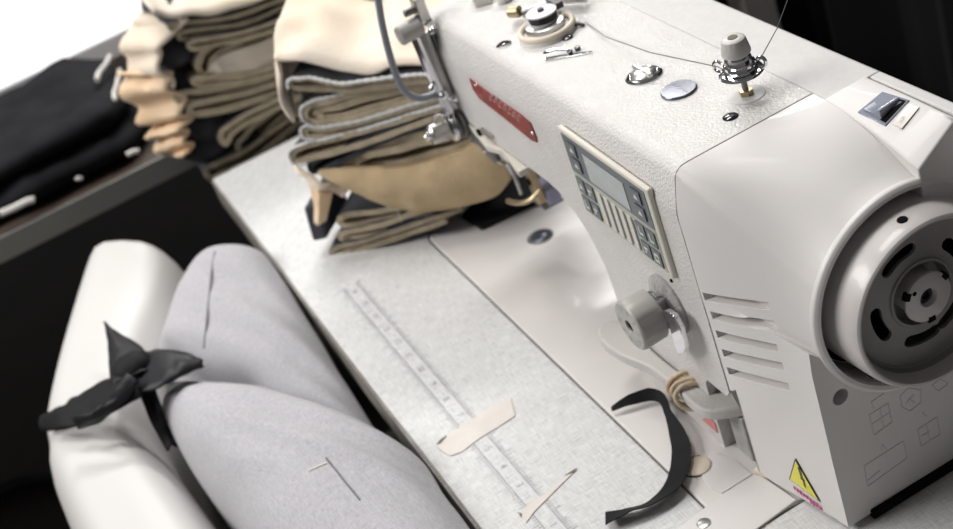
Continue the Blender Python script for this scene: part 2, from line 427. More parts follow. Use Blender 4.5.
mb = MB(); mb.prism([loc(.0050,-.0080,.0009), loc(.0088,-.0080,.0009), loc(.0088,.0080,.0009), loc(.0050,.0080,.0009)], (0,0,.0004)); mb.build('rocker_shade', 'hole', sw)  # black plate standing in for the shadow beside the raised rocker
mb = MB(); mb.prism([loc(.0115,-.0065), loc(.0185,-.0065), loc(.0185,.0075), loc(.0115,.0075)], (0,0,.0005)); lb = mb.build('switch_label', 'label', rear)
merge_ = MB()
merge(merge_, text_mb('OFF ON', .0038, loc(.0150, 0, .0008), ey, -ex, 0)); merge_.build('label_print', 'keymark', lb, smooth=0)

# embossed threading pictograms on the end face
pic = MB(); bpy.context.view_layer.update()
def on_cover(u, v):
    dg = bpy.context.evaluated_depsgraph_get(); d = ray(u, v).normalized(); mi = cover.matrix_world.inverted()
    hit, l_, n_, _ = cover.ray_cast(mi @ CAM, (mi.to_3x3() @ d).normalized(), depsgraph=dg)
    return cover.matrix_world @ l_ if hit else None
def eline(a, b):
    pts = [on_cover(a[0] + (b[0]-a[0])*k/4, a[1] + (b[1]-a[1])*k/4) for k in range(5)]
    pts = [p for p in pts if p is not None and p.x > .07]
    if len(pts) > 1: pic.tube(pts, .00032, 6)
def pbox(px):
    for i in range(len(px)): eline(px[i], px[(i+1) % len(px)])
pbox([(869,415),(888,403),(892,422),(874,435)]); pbox([(864,466),(903,441),(907,458),(868,486)])
pbox([(918,429),(937,417),(940,434),(921,446)]); pbox([(900,396),(908,388),(921,390),(921,402),(910,411),(902,407)])
pbox([(932,385),(940,379),(948,384),(938,391)])
for a, b in (((872,424),(890,412)),((880,409),(884,428)),((908,398),(915,403)),((906,403),(914,394)),((871,402),(884,393)),((871,402),(874,408)),((868,480),(880,470)),((882,444),(886,449)),((882,444),(881,450)),((921,436),(930,431)),((926,424),(930,440)),((922,412),(926,416))):
    eline(a, b)
pic.build('embossed_pictograms', 'wheel', cover, smooth=0)
mb = MB(); mb.box((.025, .022, .0004), (.0835, .128, .0068)); mb.build('under_cover_shade', 'hole', sm, bevel=.001)  # black strip added for the dark shadow gap under the cover's end

# warning sticker on the cover's front foot
mb = MB()
def front(u, v, off=.0):
    # front face of the cover near its foot: plane through two measured corners
    O = Vv(.0, -.006, .0); n = Vv(.0128, -.0815, 0).normalized(); p = atp(u, v, O + n*off, n); return p
tri = [front(u, v, .0006) for u, v in ((795,458), (789,479), (821,503))]
mb.add(tri, [(0,1,2)]); tri_c = sum(tri, Vv(0,0,0))/3
wsn = mb.build('warning_sticker', 'black', cover, smooth=0)
mb = MB(); mb.add([tri_c + (p-tri_c)*.88 + Vv(0,-.0003,0) for p in tri], [(0,1,2)]); mb.build('sticker_face', 'yellow', wsn, smooth=0)
mb = MB()
for poly in (((797.3,467),(799.2,467),(802.4,477.5),(800.7,477.5)), ((800.7,476.2),(804.6,480.5),(803.6,482),(800.2,478.2)), ((802.3,479.5),(803.8,480),(806,489),(804,486))):
    mb.add([front(u, v, .0012) for u, v in poly], [(0,1,2,3)])
mb.build('lightning_mark', 'black', wsn, smooth=0)
mb = MB(); a = front(793, 485, .0007); b = front(822, 507, .0007); dv = (front(794, 491, .0007) - front(793, 485, .0007))
random.seed(3)
for i in range(9):
    t0 = i/9; t1 = t0 + .075; h = .45 + .4*random.random(); o = dv*random.uniform(0, .2)
    p0 = a.lerp(b, t0) + o; p1 = a.lerp(b, t1) + o
    mb.add([p0, p1, p1 + dv*h, p0 + dv*h], [(0,1,2,3)])
mb.build('sticker_print', 'magenta', wsn, smooth=0)

# handwheel
WX = .0; wc = Vv(0, HC.y, HC.z)
mb = MB(); mb.lathe(wc, (1,0,0), [(.060,.0528), (.070,.0526), (.098,.0514), (.1030,.0508), (.1050,.0500), (.1058,.0490), (.1056,.0478), (.1040,.0466), (.098,.0450), (.0945,.0440),
     (.0930,.0425), (.0925,.0400), (.0925,.0215), (.0930,.0205), (.0940,.0200), (.0940,.0185), (.0850,.0180), (.0840,.0120), (.060, .0120)], 96, cap=False)
whl = mb.build('handwheel', ['wheel', 'wheel_in'], sm, smooth=30)
cl = []
for px_ in ((222,228), (180,362), (318,230), (270,388), (352,340)):
    q_ = at(800 + px_[0]/2.203, 160 + px_[1]/2.203, 0, .0925); a0 = math.degrees(math.atan2(q_.z - HC.z, q_.y - HC.y)); rs = .0285
    c = MB(); a_ = [math.radians(a0 - 17 + 34*i/10) for i in range(11)]; rm, hw_ = .0290, .0036
    def pt_(r, a): return Vv(.080, HC.y + r*math.cos(a), HC.z + r*math.sin(a))
    outer = [pt_(rm+hw_, a) for a in a_]; inner = [pt_(rm-hw_, a) for a in reversed(a_)]
    e1 = [pt_(rm, a_[-1]) + Vv(0, hw_*math.cos(a_[-1]+b), hw_*math.sin(a_[-1]+b)) for b in (PI/4, PI/2, 3*PI/4)]
    e0 = [pt_(rm, a_[0]) + Vv(0, hw_*math.cos(a_[0]-b), hw_*math.sin(a_[0]-b)) for b in (3*PI/4, PI/2, PI/4)]
    c.prism(outer + e1 + inner + e0, (.03, 0, 0)); cl.append(c.build('k', 'hole', smooth=0))
# give the wheel wall a back so the slots read as holes: solidify first
so = whl.modifiers.new('s', 'SOLIDIFY'); so.thickness = .0022; so.offset = -1
cut(whl, cl)
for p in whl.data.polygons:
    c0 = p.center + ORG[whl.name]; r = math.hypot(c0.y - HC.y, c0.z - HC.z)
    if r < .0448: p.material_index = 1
mb = MB(); mb.lathe(wc, (1,0,0), [(.084,.0125), (.0960,.0125), (.0975,.0148), (.0990,.0146), (.0995,.0138), (.0995,.0056), (.0980,.0048), (.090,.0046)], 48, cap=False)
hub = mb.build('hub_plate', 'wheel', whl)
mb = MB(); mb.lathe(wc, (1,0,0), [(.086,.0047), (.0962,.0047), (.0965,.0026), (.0945,.0023)], 24); mb.build('hub_bolt', 'black', hub)
q_ = at(914.5, 294, 0, .0995); mb = MB(); mb.cyl(q_ - Vv(.001,0,0), q_ + Vv(.0004,0,0), .0013, 14); mb.build('hub_hole', 'hole', hub)
for a in (30, 150, 268):
    a = math.radians(a); n = Vv(0, math.cos(a), math.sin(a)); m_ = Vv(0, -n.z, n.y)
    mb = MB(); b = Vv(.0965, HC.y, HC.z) + n*.0125; mb.prism([b - m_*.0022, b + m_*.0022, b + m_*.0022 + n*.0032, b - m_*.0022 + n*.0032], (.0032,0,0)); mb.build('hub_notch', 'hole', hub)
for a in (214, 95):
    a = math.radians(a); n = Vv(0, math.cos(a), math.sin(a)); b = Vv(.096, HC.y, HC.z) + n*.0509
    mb = MB(); mb.cyl(b, b + n*.0012, .0028, 16); mb.build('set_screw', 'hole', whl)
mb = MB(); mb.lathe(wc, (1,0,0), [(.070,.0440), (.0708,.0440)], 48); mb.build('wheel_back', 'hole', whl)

# control panel on the arm front
PY = -.0066
pc = [at(u, v, 1, PY) for u, v in ((560.5,123.7), (649.6,187), (680,279), (588.5,209))]
TL, TR, BR, BL = pc
TL = Vv(BL.x*.5+TL.x*.5, PY, TL.z); BL = Vv(TL.x, PY, BL.z); xr = (TR.x+BR.x)/2; TR = Vv(xr, PY, TR.z); BR = Vv(xr, PY, BR.z)
def pan(a, b, off=0):   # a: 0 left..1 right, b: 0 top..1 bottom
    t = TL.lerp(TR, a); l = BL.lerp(BR, a); p = t.lerp(l, b); return Vv(p.x, p.y - off, p.z)
def pquad(mbx, a0, b0, a1, b1, o0, o1, r=0):
    P = [pan(a0,b0,o0), pan(a1,b0,o0), pan(a1,b1,o0), pan(a0,b1,o0)]
    mbx.prism(P, (0, -(o1-o0), 0))
mb = MB(); pquad(mb, 0, 0, 1, 1, -.001, .0030); cp = mb.build('control_panel', 'frame', sm, bevel=.0015)
mb = MB(); pquad(mb, .04, .05, .955, .47, .0030, .0034); mb.build('bezel', 'bezel', cp)
mb = MB(); pquad(mb, .27, .13, .72, .44, .0034, .0037); scr = mb.build('display', 'lcd', cp)
mb = MB(); pquad(mb, .04, .48, .955, .955, .0030, .0033); mb.build('keypad', 'keypad', cp)
def key(a0, b0, a1, b1, mk, mat_='key'):
    mb = MB(); pquad(mb, a0, b0, a1, b1, .0034, .0042); kk = mb.build('button', mat_, cp, bevel=.0004)
    mb = MB(); w = a1-a0; h = b1-b0
    if mk == 'tri': mb.add([pan(a0+.25*w,b0+.7*h,.0043), pan(a0+.75*w,b0+.7*h,.0043), pan(a0+.5*w,b0+.3*h,.0043)], [(0,1,2)])
    elif mk == 'bar':
        pquad(mb, a0+.25*w, b0+.35*h, a0+.7*w, b0+.48*h, .0042, .0044); pquad(mb, a0+.25*w, b0+.6*h, a0+.5*w, b0+.7*h, .0042, .0044)
    elif mk == 'V':
        pquad(mb, a0+.3*w, b0+.25*h, a0+.42*w, b0+.75*h, .0042, .0044); pquad(mb, a0+.42*w, b0+.62*h, a0+.75*w, b0+.75*h, .0042, .0044)
    elif mk == 'O':
        pquad(mb, a0+.25*w, b0+.25*h, a0+.75*w, b0+.38*h, .0042, .0044); pquad(mb, a0+.25*w, b0+.65*h, a0+.75*w, b0+.78*h, .0042, .0044)
        pquad(mb, a0+.25*w, b0+.38*h, a0+.37*w, b0+.65*h, .0042, .0044); pquad(mb, a0+.63*w, b0+.38*h, a0+.75*w, b0+.65*h, .0042, .0044)
    mb.build('button_mark', 'keymark', kk, smooth=0)
for b in (.10, .28): key(.09, b, .19, b+.14, 'tri', 'bezel'); key(.80, b, .90, b+.14, 'tri', 'bezel')
for i, (a, b) in enumerate(((.06,.52), (.17,.52), (.06,.74), (.17,.74))): key(a, b, a+.09, b+.18, ('tri','bar','V','bar')[i])
for i, (a, b) in enumerate(((.735,.52), (.845,.52), (.735,.74), (.845,.74))): key(a, b, a+.09, b+.18, ('V','V','bar','O')[i])
for i in range(5):
    a = .295 + i*.085; mb = MB(); pquad(mb, a, .53, a+.05, .92, .0033, .0039); kk = mb.build('indicator_strip', 'frame', cp)
    mb = MB(); pquad(mb, a+.055, .56, a+.068, .90, .0034, .0037); mb.build('strip_mark', 'key', cp)
ps = pan(.90, 1.12, -.0002); mb = MB(); mb.cyl(ps, ps + Vv(0,-.001,0), .0013, 12); mb.build('small_hole', 'hole', arm)

# red nameplate
NP = [at(u, v, 1, PY) for u, v in ((470,78), (474,89), (480,98), (505,117.5), (532,139.5), (537.5,142), (537,137), (531,122.5), (521,114), (494,96))]
mb = MB(); mb.prism(NP, (0, -.0009, 0)); npl = mb.build('nameplate', 'red', sm)
mb = MB(); A0 = at(489, 99.5, 1, PY-.0011); A1 = at(521, 123.5, 1, PY-.0011); up = at(490.5,93.5,1,PY-.0011) - at(489,99.5,1,PY-.0011)
random.seed(5)
for i in range(7):
    t0 = i/7; p0 = A0.lerp(A1, t0); p1 = A0.lerp(A1, t0 + .085); w = (p1-p0)
    mb.add([p0, p0+w*.35, p0+w*.35+up, p0+up], [(0,1,2,3)])
    mb.add([p0+up, p0+up*.75, p1+up*.75, p1+up], [(0,1,2,3)])
    if i % 2: mb.add([p1, p1-w*.3, p1-w*.3+up, p1+up], [(0,1,2,3)])
    else: mb.add([p0, p1, p1+up*.25, p0+up*.25], [(0,1,2,3)])
mb.build('nameplate_lettering', 'redmark', npl, smooth=0)
for u, v in ((476,85), (533,133)):
    p = at(u, v, 1, PY-.0009); mb = MB(); mb.cyl(p, p + Vv(0,-.0008,0), .0013, 12); mb.build('rivet', 'chrome', npl)

# stitch-length dial
dc = at(629.3, 326.5, 1, -.036); ax = Vv(0, 1, 0)
da = Vv(dc.x, -.0066, dc.z)
mb = MB(); mb.lathe((dc.x, -.0062, dc.z), (0,-1,0), [(0,.021), (.0020,.0208), (.0035,.0180), (.004,.010)], 40); mb.build('dial_boss', 'grey_tex', sm)
mb = MB(); mb.cyl((dc.x, -.0062, dc.z), (dc.x, -.018, dc.z), .0075, 20); mb.build('dial_spindle', 'dsteel', sm)
mb = MB(); n = 72; R = []
for h, r in ((0,.0150), (.0012,.0166), (.0130,.0172), (.0155,.0172), (.0175,.0168), (.0185,.0158), (.0186,.0045), (.0160,.0040)):
    ring = []
    for k in range(n):
        a = 2*PI*k/n; rr = r
        if .0005 < h < .0158: rr = r*(1 - .15*max(0, math.cos(3*a - .9))**2)
        ring.append(Vv(dc.x + rr*math.cos(a), dc.y + .0185 - h, dc.z + rr*math.sin(a)))
    R.append(ring)
mb.rings(R); dl = mb.build('stitch_dial', 'dial', sm, smooth=32)
mb = MB(); mb.lathe((dc.x, dc.y+.0015, dc.z), (0,-1,0), [(0,.0042), (.0004,.0042)], 20); mb.build('dial_bore', 'hole', dl)
mb = MB()
for i in range(9):
    a = math.radians(110 - i*36); rr = .0118
    t = text_mb(str(i if i else 0), .0058, (dc.x + rr*math.cos(a), dc.y - .0001, dc.z + rr*math.sin(a)), (math.cos(a-PI/2),0,math.sin(a-PI/2)), (math.cos(a),0,math.sin(a)), .0003); merge(mb, t)
mb.build('dial_figures', 'wheel_in', dl, smooth=0)
# chrome latch beside the dial
L = [at(u, v, 1, -.018) for u, v in ((660,311), (666,311), (673,316), (680,329), (685,347), (684,353), (679,355), (674,345), (670,330), (664,322), (659,316))]
mb = MB(); mb.prism(L, (0, .0035, 0)); mb.build('dial_latch', 'chrome', sm, bevel=.0006)
L = [at(u, v, 1, -.0075) for u, v in ((652,289), (657,290), (667,302), (672,318), (664,316), (655,303))]
mb = MB(); mb.prism(L, (0, -.004, 0)); mb.build('latch_bracket', 'dsteel', sm, bevel=.0006)

# reverse-feed lever below the dial: a paddle running along the column
LZ = .045
top_px = [(744,389), (752,396), (750,404), (711,411), (692,403), (672,384), (648,366), (622,355), (604,343), (598,333), (601,324), (611,319), (628,322), (640,336), (655,352), (675,368), (700,386), (712,392)]
P = [at(u, v, 2, LZ) for u, v in top_px]
P = crom(P, 4, True)
mb = MB(); mb.prism(P, (0,0,-.0085)); mb.build('reverse_lever', 'lever', sm, bevel=.0018)
mb = MB(); mb.box((-.026, -.001, .0006), (-.0075, .012, .036)); mb.build('lever_pivot', 'grey_tex', sm, bevel=.001)
# small red sticker
q = [at(u, v, 1, -.0069) for u, v in ((702,419), (708,417), (715,423), (718,433), (711,427))]
mb = MB(); mb.prism(q, (0,-.0003,0)); mb.build('red_sticker', 'pink', arm)

# right-hand hinge plate and cushion
q = [at(u, v, 2, .0022) for u, v in ((757,472), (797,499.5), (752,532), (712,560), (640,560), (684,523), (722,494))]
mb = MB(); mb.prism(q, (0,0,-.0014)); hpz = mb.build('hinge_plate', 'white', sm, bevel=.0008)
p = at(703.7, 523.5, 2, .0022); mb = MB(); mb.lathe(p - Vv(0,0,.0003), (0,0,1), [(0,.0043), (.0008,.0043), (.0011,.0036)], 20); mb.build('plate_screw', 'steel', hpz)
p = at(697, 466, 2, .0016); mb = MB(); mb.lathe((p.x, p.y, .0006), (0,0,1), [(0,.0088), (.0014,.0088), (.0019,.0078)], 32); mb.build('hinge_cushion', 'rubber', sm)
p = at(697, 466, 2, .0010); mb = MB(); mb.lathe((p.x, p.y, .0003), (0,0,1), [(0,.0102), (.0005,.0102)], 32); mb.build('cushion_seat', 'hole', sm)
q = [at(u, v, 2, .0012) for u, v in ((700,455), (716,452), (736,461), (752,474), (722,493), (712,490), (702,476))]
mb = MB(); mb.prism(q, (0,0,-.0008)); mb.build('corner_plate', 'white', sm)
p = at(762, 463, 2, .012); mb = MB(); mb.cyl((p.x-.006, p.y-.002, .004), (p.x+.010, p.y+.004, .004), .0032, 14); mb.build('hinge_pin', 'rubber', sm)

# ---- fittings on the arm top
ZT = .2240
def plug(u, v, r, m='plug', h=.0016):
    p = at(u, v, 2, ZT); mb = MB(); mb.lathe((p.x, p.y, ZT-.0005), (0,0,1), [(0,r), (.0008,r), (.0005+h*.7,r*.8), (.0005+h,r*.35)], 28); return mb.build('oil_plug', m, sm)
plug(730.5, 117, .0046); plug(567.5, 38, .0042)
p = at(679, 91, 2, ZT)
mb = MB(); mb.lathe((p.x, p.y, ZT-.0005), (0,0,1), [(0,.0110), (.0016,.0110), (.0022,.0105), (.0023,.004)], 40); ov = mb.build('oil_cap', 'lens', sm)
p = at(644, 76, 2, ZT)
mb = MB(); mb.lathe((p.x, p.y, ZT-.0004), (0,0,1), [(0,.0118), (.0010,.0118), (.0020,.0104), (.0012,.0092)], 40); gl = mb.build('sight_ring', 'chrome', sm)
mb = MB(); mb.lathe((p.x, p.y, ZT+.0004), (0,0,1), [(0,.0090), (.0018,.0084), (.0034,.0062), (.0041,.003)], 28); mb.build('sight_dome', 'steel', gl)
mb = MB(); mb.box((p.x-.0105, p.y-.0016, ZT+.002), (p.x+.0105, p.y+.0016, ZT+.0052)); mb.build('sight_bar', 'steel', gl, bevel=.0008)
# thread guide clip with two screws
a = at(546, 60, 2, ZT); b = at(592, 53, 2, ZT); d = (b-a).normalized(); n = Vv(-d.y, d.x, 0)
mb = MB(); mb.prism([a-n*.0022, b-n*.0012, b+n*.0012, a+d*.012+n*.0030, a+n*.0022], (0,0,.0010)); cpz = mb.build('thread_clip', 'chrome', sm, bevel=.0003)
mb = MB(); mb.tube([a + Vv(0,0,.001), a + Vv(-.001,0,.004) + n*.002, a + d*.006 + n*.004 + Vv(0,0,.0045), a + d*.016 + n*.0045 + Vv(0,0,.003)], .0011, 8); mb.build('clip_finger', 'chrome', cpz)
for u, v in ((570.5,54), (578,50)):
    p = at(u, v, 2, ZT); mb = MB(); mb.lathe((p.x, p.y, ZT), (0,0,1), [(0,.0021), (.0022,.0021), (.0026,.0015)], 14); mb.build('clip_screw', 'plug', cpz)
# bobbin winder
wcn = at(548, 33, 2, ZT)
mb = MB(); mb.lathe((wcn.x, wcn.y, ZT-.0004), (0,0,1), [(0,.0205), (.0014,.0205), (.0030,.0195), (.0036,.012)], 48); bw = mb.build('bobbin_winder_base', 'white', sm)
mb = MB(); R_ = [Vv(wcn.x + .0185*math.cos(t*PI*2/40), wcn.y + .0185*math.sin(t*PI*2/40), ZT+.0042) for t in range(40)]; mb.tube(R_, .0021, 10, closed=True); mb.build('friction_ring', 'rubber', bw)
mb = MB(); mb.lathe((wcn.x-.004, wcn.y+.001, ZT+.003), (0,0,1), [(0,.0140), (.0035,.0140), (.0040,.0130)], 36); mb.build('winder_disc', 'steel', bw)
mb = MB(); mb.cyl((wcn.x-.0055, wcn.y+.002, ZT+.006), (wcn.x-.0055, wcn.y+.002, ZT+.0165), .0022, 14); mb.build('winder_spindle', 'black', bw)
p = at(514, 12, 2, ZT+.008); mb = MB(); mb.cyl(p + Vv(-.004,-.002,0), p + Vv(.004,.003,0), .0042, 16); mb.build('winder_knob', 'brass', sm)
p0 = at(522, 14, 2, ZT+.006); p1 = at(560, 0, 2, ZT+.006); p2 = at(586, -2, 2, ZT+.006)
mb = MB(); mb.tube([p0, p1, p2], .0030, 10); mb.build('winder_arm', 'steel', sm)
mb = MB(); p = at(556, 4, 2, ZT+.010); mb.box(p - Vv(.010,.003,.002), p + Vv(.006,.003,.0025)); mb.build('winder_stop', 'black', sm, bevel=.0006)
p = at(504, 44, 2, ZT); mb = MB(); mb.lathe((p.x, p.y, ZT), (0,0,1), [(0,.0042), (.0007,.0042), (.0012,.003)], 18); mb.build('thread_eyelet', 'chrome', sm)
p = at(497, 47, 2, ZT); q = at(503, 42, 2, ZT+.003); r = at(511, 42, 2, ZT+.001); mb = MB(); mb.tube(crom([p, q, r], 5), .0009, 8); mb.build('eyelet_hook', 'black', sm)
p = at(572, 30, 2, ZT); q = at(577, 24, 2, ZT+.002); r = at(584, 25, 2, ZT+.001); mb = MB(); mb.tube(crom([p, q, r], 5), .0012, 8); mb.build('thread_cutter', 'black', sm)
# small grey box at the arm's back corner
a = at(476, 8, 2, ZT); mb = MB(); mb.prism([a, at(492,4,2,ZT), at(492,-8,2,ZT), at(470,-4,2,ZT)], (0,0,.007)); mb.build('guide_block', 'steel', sm, bevel=.0008)
a = at(505, 1, 2, ZT); mb = MB(); mb.cyl(a, a + Vv(0,0,.009), .006, 20); mb.build('guide_post', 'white', sm, bevel=.001)

# upright thread tensioner
tp = at(747, 95, 2, ZT)
def lz(h): return Vv(tp.x, tp.y, ZT + h)
mb = MB(); mb.lathe(lz(-.0003), (0,0,1), [(0,.0108), (.0006,.0108), (.0009,.0095)], 36); tn = mb.build('tension_base', 'grey_white', sm)
mb = MB(); mb.lathe(lz(.0003), (0,0,1), [(0,.0042), (.0035,.0042), (.0038,.0022)], 6); mb.build('tension_nut', 'brass', tn)
mb = MB(); mb.cyl(lz(.003), lz(.036), .0018, 14); ps = mb.build('tension_stem', 'dsteel', tn)
mb = MB(); mb.lathe(lz(.0140), (0,0,1), [(0,.004), (.0003,.0120), (.0011,.0132), (.0020,.0128), (.0026,.0105), (.0030,.005)], 40); mb.build('tension_plate', 'chrome', tn)
for sgn, ang in ((1, .75), (-1, .75)):
    d = Vv(math.cos(ang), math.sin(ang), 0)*sgn
    base = lz(.0160) + d*.0115
    pts = [base, base + d*.003 + Vv(0,0,.002), base + d*.0035 + Vv(0,0,.0055), base + d*.001 + Vv(0,0,.0075), base - d*.0012 + Vv(0,0,.0055)]
    mb = MB(); mb.tube(crom(pts, 5), .0011, 8); mb.build('thread_hook', 'chrome', tn)
mb = MB(); mb.lathe(lz(.0170), (0,0,1), [(0,.0100), (.0012,.0102), (.0024,.0080), (.0027,.0094), (.0042,.0092), (.0054,.0070), (.0057,.0082), (.0072,.0078), (.0084,.0056), (.0087,.0064), (.0104,.0056)], 36); mb.build('tension_discs', 'chrome', tn)
mb = MB(); mb.lathe(lz(.0268), (0,0,1), [(0,.0076), (.0008,.0084), (.0018,.0085), (.0085,.0073), (.0098,.0069), (.0106,.0058), (.0107,.0030), (.0096,.0026)], 36); kn = mb.build('tension_knob', 'lever', tn)
mb = MB(); mb.lathe(lz(.0365), (0,0,1), [(0,.0029), (.0013,.0029)], 16); mb.build('knob_hole', 'tapemark', kn)

# ---- head end: thread take-up guard, tension unit, needle parts
HX = -.345
def hd(u, v, dx=0): return at(u, v, 0, HX + dx)
mb = MB(); mb.tube(crom([hd(424,32), hd(436,62), hd(452,98), hd(463,118)], 5), .0038, 10); gd = mb.build('take_up_guard', 'steel', sm)
mb = MB(); mb.tube(crom([hd(415,36), hd(428,66), hd(444,100), hd(450,112)], 5), .0042, 10); mb.build('guard_rail', 'chrome', gd)
mb = MB(); mb.tube(crom([hd(431,30), hd(446,65), hd(460,98)], 5), .0022, 10); mb.build('take_up_lever', 'dsteel', sm)
for u, v, r in ((413,27,.0045), (421,21,.0045), (428,22,.004), (432,31,.0035)):
    p = hd(u, v); mb = MB(); mb.sph(p, r, sc=(1,1,.8)); mb.build('guard_screw', 'chrome', gd)
p = hd(405, 33); q = hd(421, 24)
mb = MB(); mb.cyl(p + (p-q).normalized()*.006, q, .0078, 24); pk = mb.build('pretension_knob', 'lever', sm)
p = hd(404, 14); q = hd(418, 8); mb = MB(); mb.cyl(p, q, .0030, 14); mb.build('guide_stud', 'dsteel', sm)
p = hd(418, 4); mb = MB(); mb.box(p - Vv(.006,.004,.012), p + Vv(.006,.004,.006)); mb.build('guide_bracket', 'steel', sm, bevel=.001)
for u, v, r in ((433,88,.0038), (444,95,.0044), (455,97,.0042), (464,94,.0036), (470,98,.004)):
    p = hd(u, v, .004); mb = MB(); mb.sph(p, r); mb.build('guide_screw', 'chrome', sm)
mb = MB(); mb.tube(crom([hd(440,92), hd(452,98), hd(464,104), hd(468,112)], 5), .0036, 10); mb.build('thread_guide', 'chrome', sm)
# tension unit: discs and knob, axis toward the operator
tc_ = hd(457, 124); tk = hd(430, 136); dirx = (tk - tc_).normalized()
mb = MB(); mb.lathe(tc_ - dirx*.008, dirx, [(0,.0135), (.003,.0135), (.0032,.0105), (.0055,.0105), (.0058,.0128), (.0072,.0128), (.0078,.0085), (.0100,.0085)], 36); tu = mb.build('tension_unit', 'dsteel', sm)
mb = MB(); mb.lathe(tc_ + dirx*.003, dirx, [(0,.0118), (.0010,.0126), (.0020,.0100), (.0030,.0126), (.0040,.0100)], 36); mb.build('tension_discs', 'chrome', tu)
mb = MB(); mb.lathe(tc_ + dirx*.008, dirx, [(0,.0075), (.002,.0082), (.014,.0078), (.0155,.0066)], 28); mb.build('tension_knob', 'steel', tu)
mb = MB(); mb.cyl(tc_ + dirx*.023, tc_ + dirx*.028, .0028, 12); mb.build('tension_stud', 'chrome', tu)
mb = MB(); mb.tube(crom([tc_ + Vv(.0,-.004,.010), tc_ + Vv(-.004,-.012,.013), tc_ + Vv(0,-.018,.006), tc_ + Vv(.006,-.012,-.006)], 5), .0011, 8); mb.build('check_spring', 'chrome', tu)
# thread guides and finger wire below
p = at(480, 132, 1, -.008); mb = MB(); mb.cyl(p, p + Vv(0,-.002,0), .0030, 14); mb.build('guide_hole', 'hole', sm)
p = at(487, 133, 1, -.008); mb = MB(); mb.box(p - Vv(.010,.001,.002), p + Vv(.010,.001,.001)); mb.build('guide_tab', 'steel', sm)
def lo(u, v): return at(u, v, 0, -.325)
p = lo(485, 146); mb = MB(); mb.tube(crom([lo(474,138), lo(482,143), lo(490,152), lo(497,160)], 5), .0036, 10); mb.build('presser_lifter', 'dsteel', sm)
mb = MB(); mb.sph(lo(486,149), .0030); mb.build('lifter_screw', 'chrome', sm)
mb = MB(); mb.tube(crom([lo(493,150), lo(503,157), lo(512,170), lo(517,182), lo(521,194)], 5), .0016, 8); mb.build('finger_wire', 'steel', sm)
mb = MB(); mb.tube(crom([lo(495,160), lo(500,163), lo(508,165), lo(515,173)], 5), .0011, 8); mb.build('thread_hook', 'chrome', sm)
# needle bar, presser bar and foot (deep under the arm)
nx, ny = -.345, .036
mb = MB(); mb.cyl((nx-.006, ny, .062), (nx-.006, ny, .106), .0036, 16); mb.build('needle_bar', 'chrome', sm)
mb = MB(); mb.lathe((nx-.006, ny, .038), (0,0,1), [(0,.0003), (.010,.0007), (.027,.0009)], 10); mb.build('needle', 'steel', sm)
mb = MB(); mb.box((nx+.008, ny-.004, .050), (nx+.018, ny+.006, .106)); pb = mb.build('presser_bar', 'steel', sm, bevel=.001)
mb = MB(); mb.box((nx-.012, ny-.010, .0402), (nx+.016, ny+.008, .0428)); mb.box((nx+.006, ny-.006, .042), (nx+.018, ny+.004, .056)); mb.build('presser_foot', 'dsteel', pb, bevel=.0008)
p = at(533, 180, 1, .02); mb = MB(); mb.box(p - Vv(.006,.003,.020), p + Vv(.006,.003,.018)); br = mb.build('wiper_bracket', 'brass', sm, bevel=.001)
mb = MB(); mb.cyl(p + Vv(0,-.003,0), p + Vv(0,-.0042,0), .0030, 14); mb.build('bracket_hole', 'hole', br)
p = at(548, 190, 1, .03); mb = MB(); mb.box(p - Vv(.013,.006,.008), p + Vv(.010,.006,.006)); mb.build('lamp_housing', 'blue', sm, bevel=.002)
mb = MB(); mb.tube(crom([at(508,201,1,.0), at(518,203,1,.0), at(530,200,1,.006), at(540,190,1,.015)], 5), .0022, 8); mb.build('wiper_arm', 'brass', sm)
# blue-grey tube at the head
mb = MB(); mb.tube(crom([hd(374,-20), hd(378,0), hd(383,28), hd(390,56), hd(399,82), hd(408,94), hd(420,98), hd(436,95), hd(447,96)], 6), .0028, 10); mb.build('air_tube', 'tube', sm)

# ---- small separate things on the machine
bb = thing('bobbin', 'black-threaded bobbin with pale flange on the winder atop the arm', 'bobbin', (wcn.x-.0055, wcn.y+.002, ZT+.0075))
bx, by = wcn.x-.0055, wcn.y+.002
mb = MB(); mb.lathe((bx, by, ZT+.0072), (0,0,1), [(0,.0028), (0,.0105), (.0010,.0105), (.0010,.0028)], 36, cap=False); mb.build('lower_flange', 'spoolw', bb)
mb = MB(); mb.lathe((bx, by, ZT+.0083), (0,0,1), [(0,.003), (0,.0100), (.0050,.0102), (.0050,.003)], 36, cap=False); mb.build('thread_winding', 'blackth', bb)
mb = MB(); mb.lathe((bx, by, ZT+.0134), (0,0,1), [(0,.0024), (0,.0108), (.0009,.0108), (.0012,.010), (.0012,.0024)], 36, cap=False); mb.build('upper_flange', 'spoolw', bb)

hk = lz(.0160) - Vv(math.cos(.75), math.sin(.75), 0)*.0125 + Vv(0,0,.004)
hk2 = lz(.0160) + Vv(math.cos(.75), math.sin(.75), 0)*.0125 + Vv(0,0,.006)
far = at(792, -12, 0, tp.x - .02)
mb = MB(); mb.tube([at(585, 22, 2, ZT+.001), at(606, 37, 2, ZT+.003), at(650, 52.5, 2, ZT+.0105), hk], .00030, 6)
mb.tube([hk, lz(.0180) + Vv(.007,-.007,0), hk2], .00030, 6)
mb.tube([hk2, hk2.lerp(far, .5) + Vv(0,0,-.003), far], .00030, 6)
tag(mb.build('sewing_thread', 'thread'), 'fine dark thread running over the arm to the tensioner and up', 'thread')

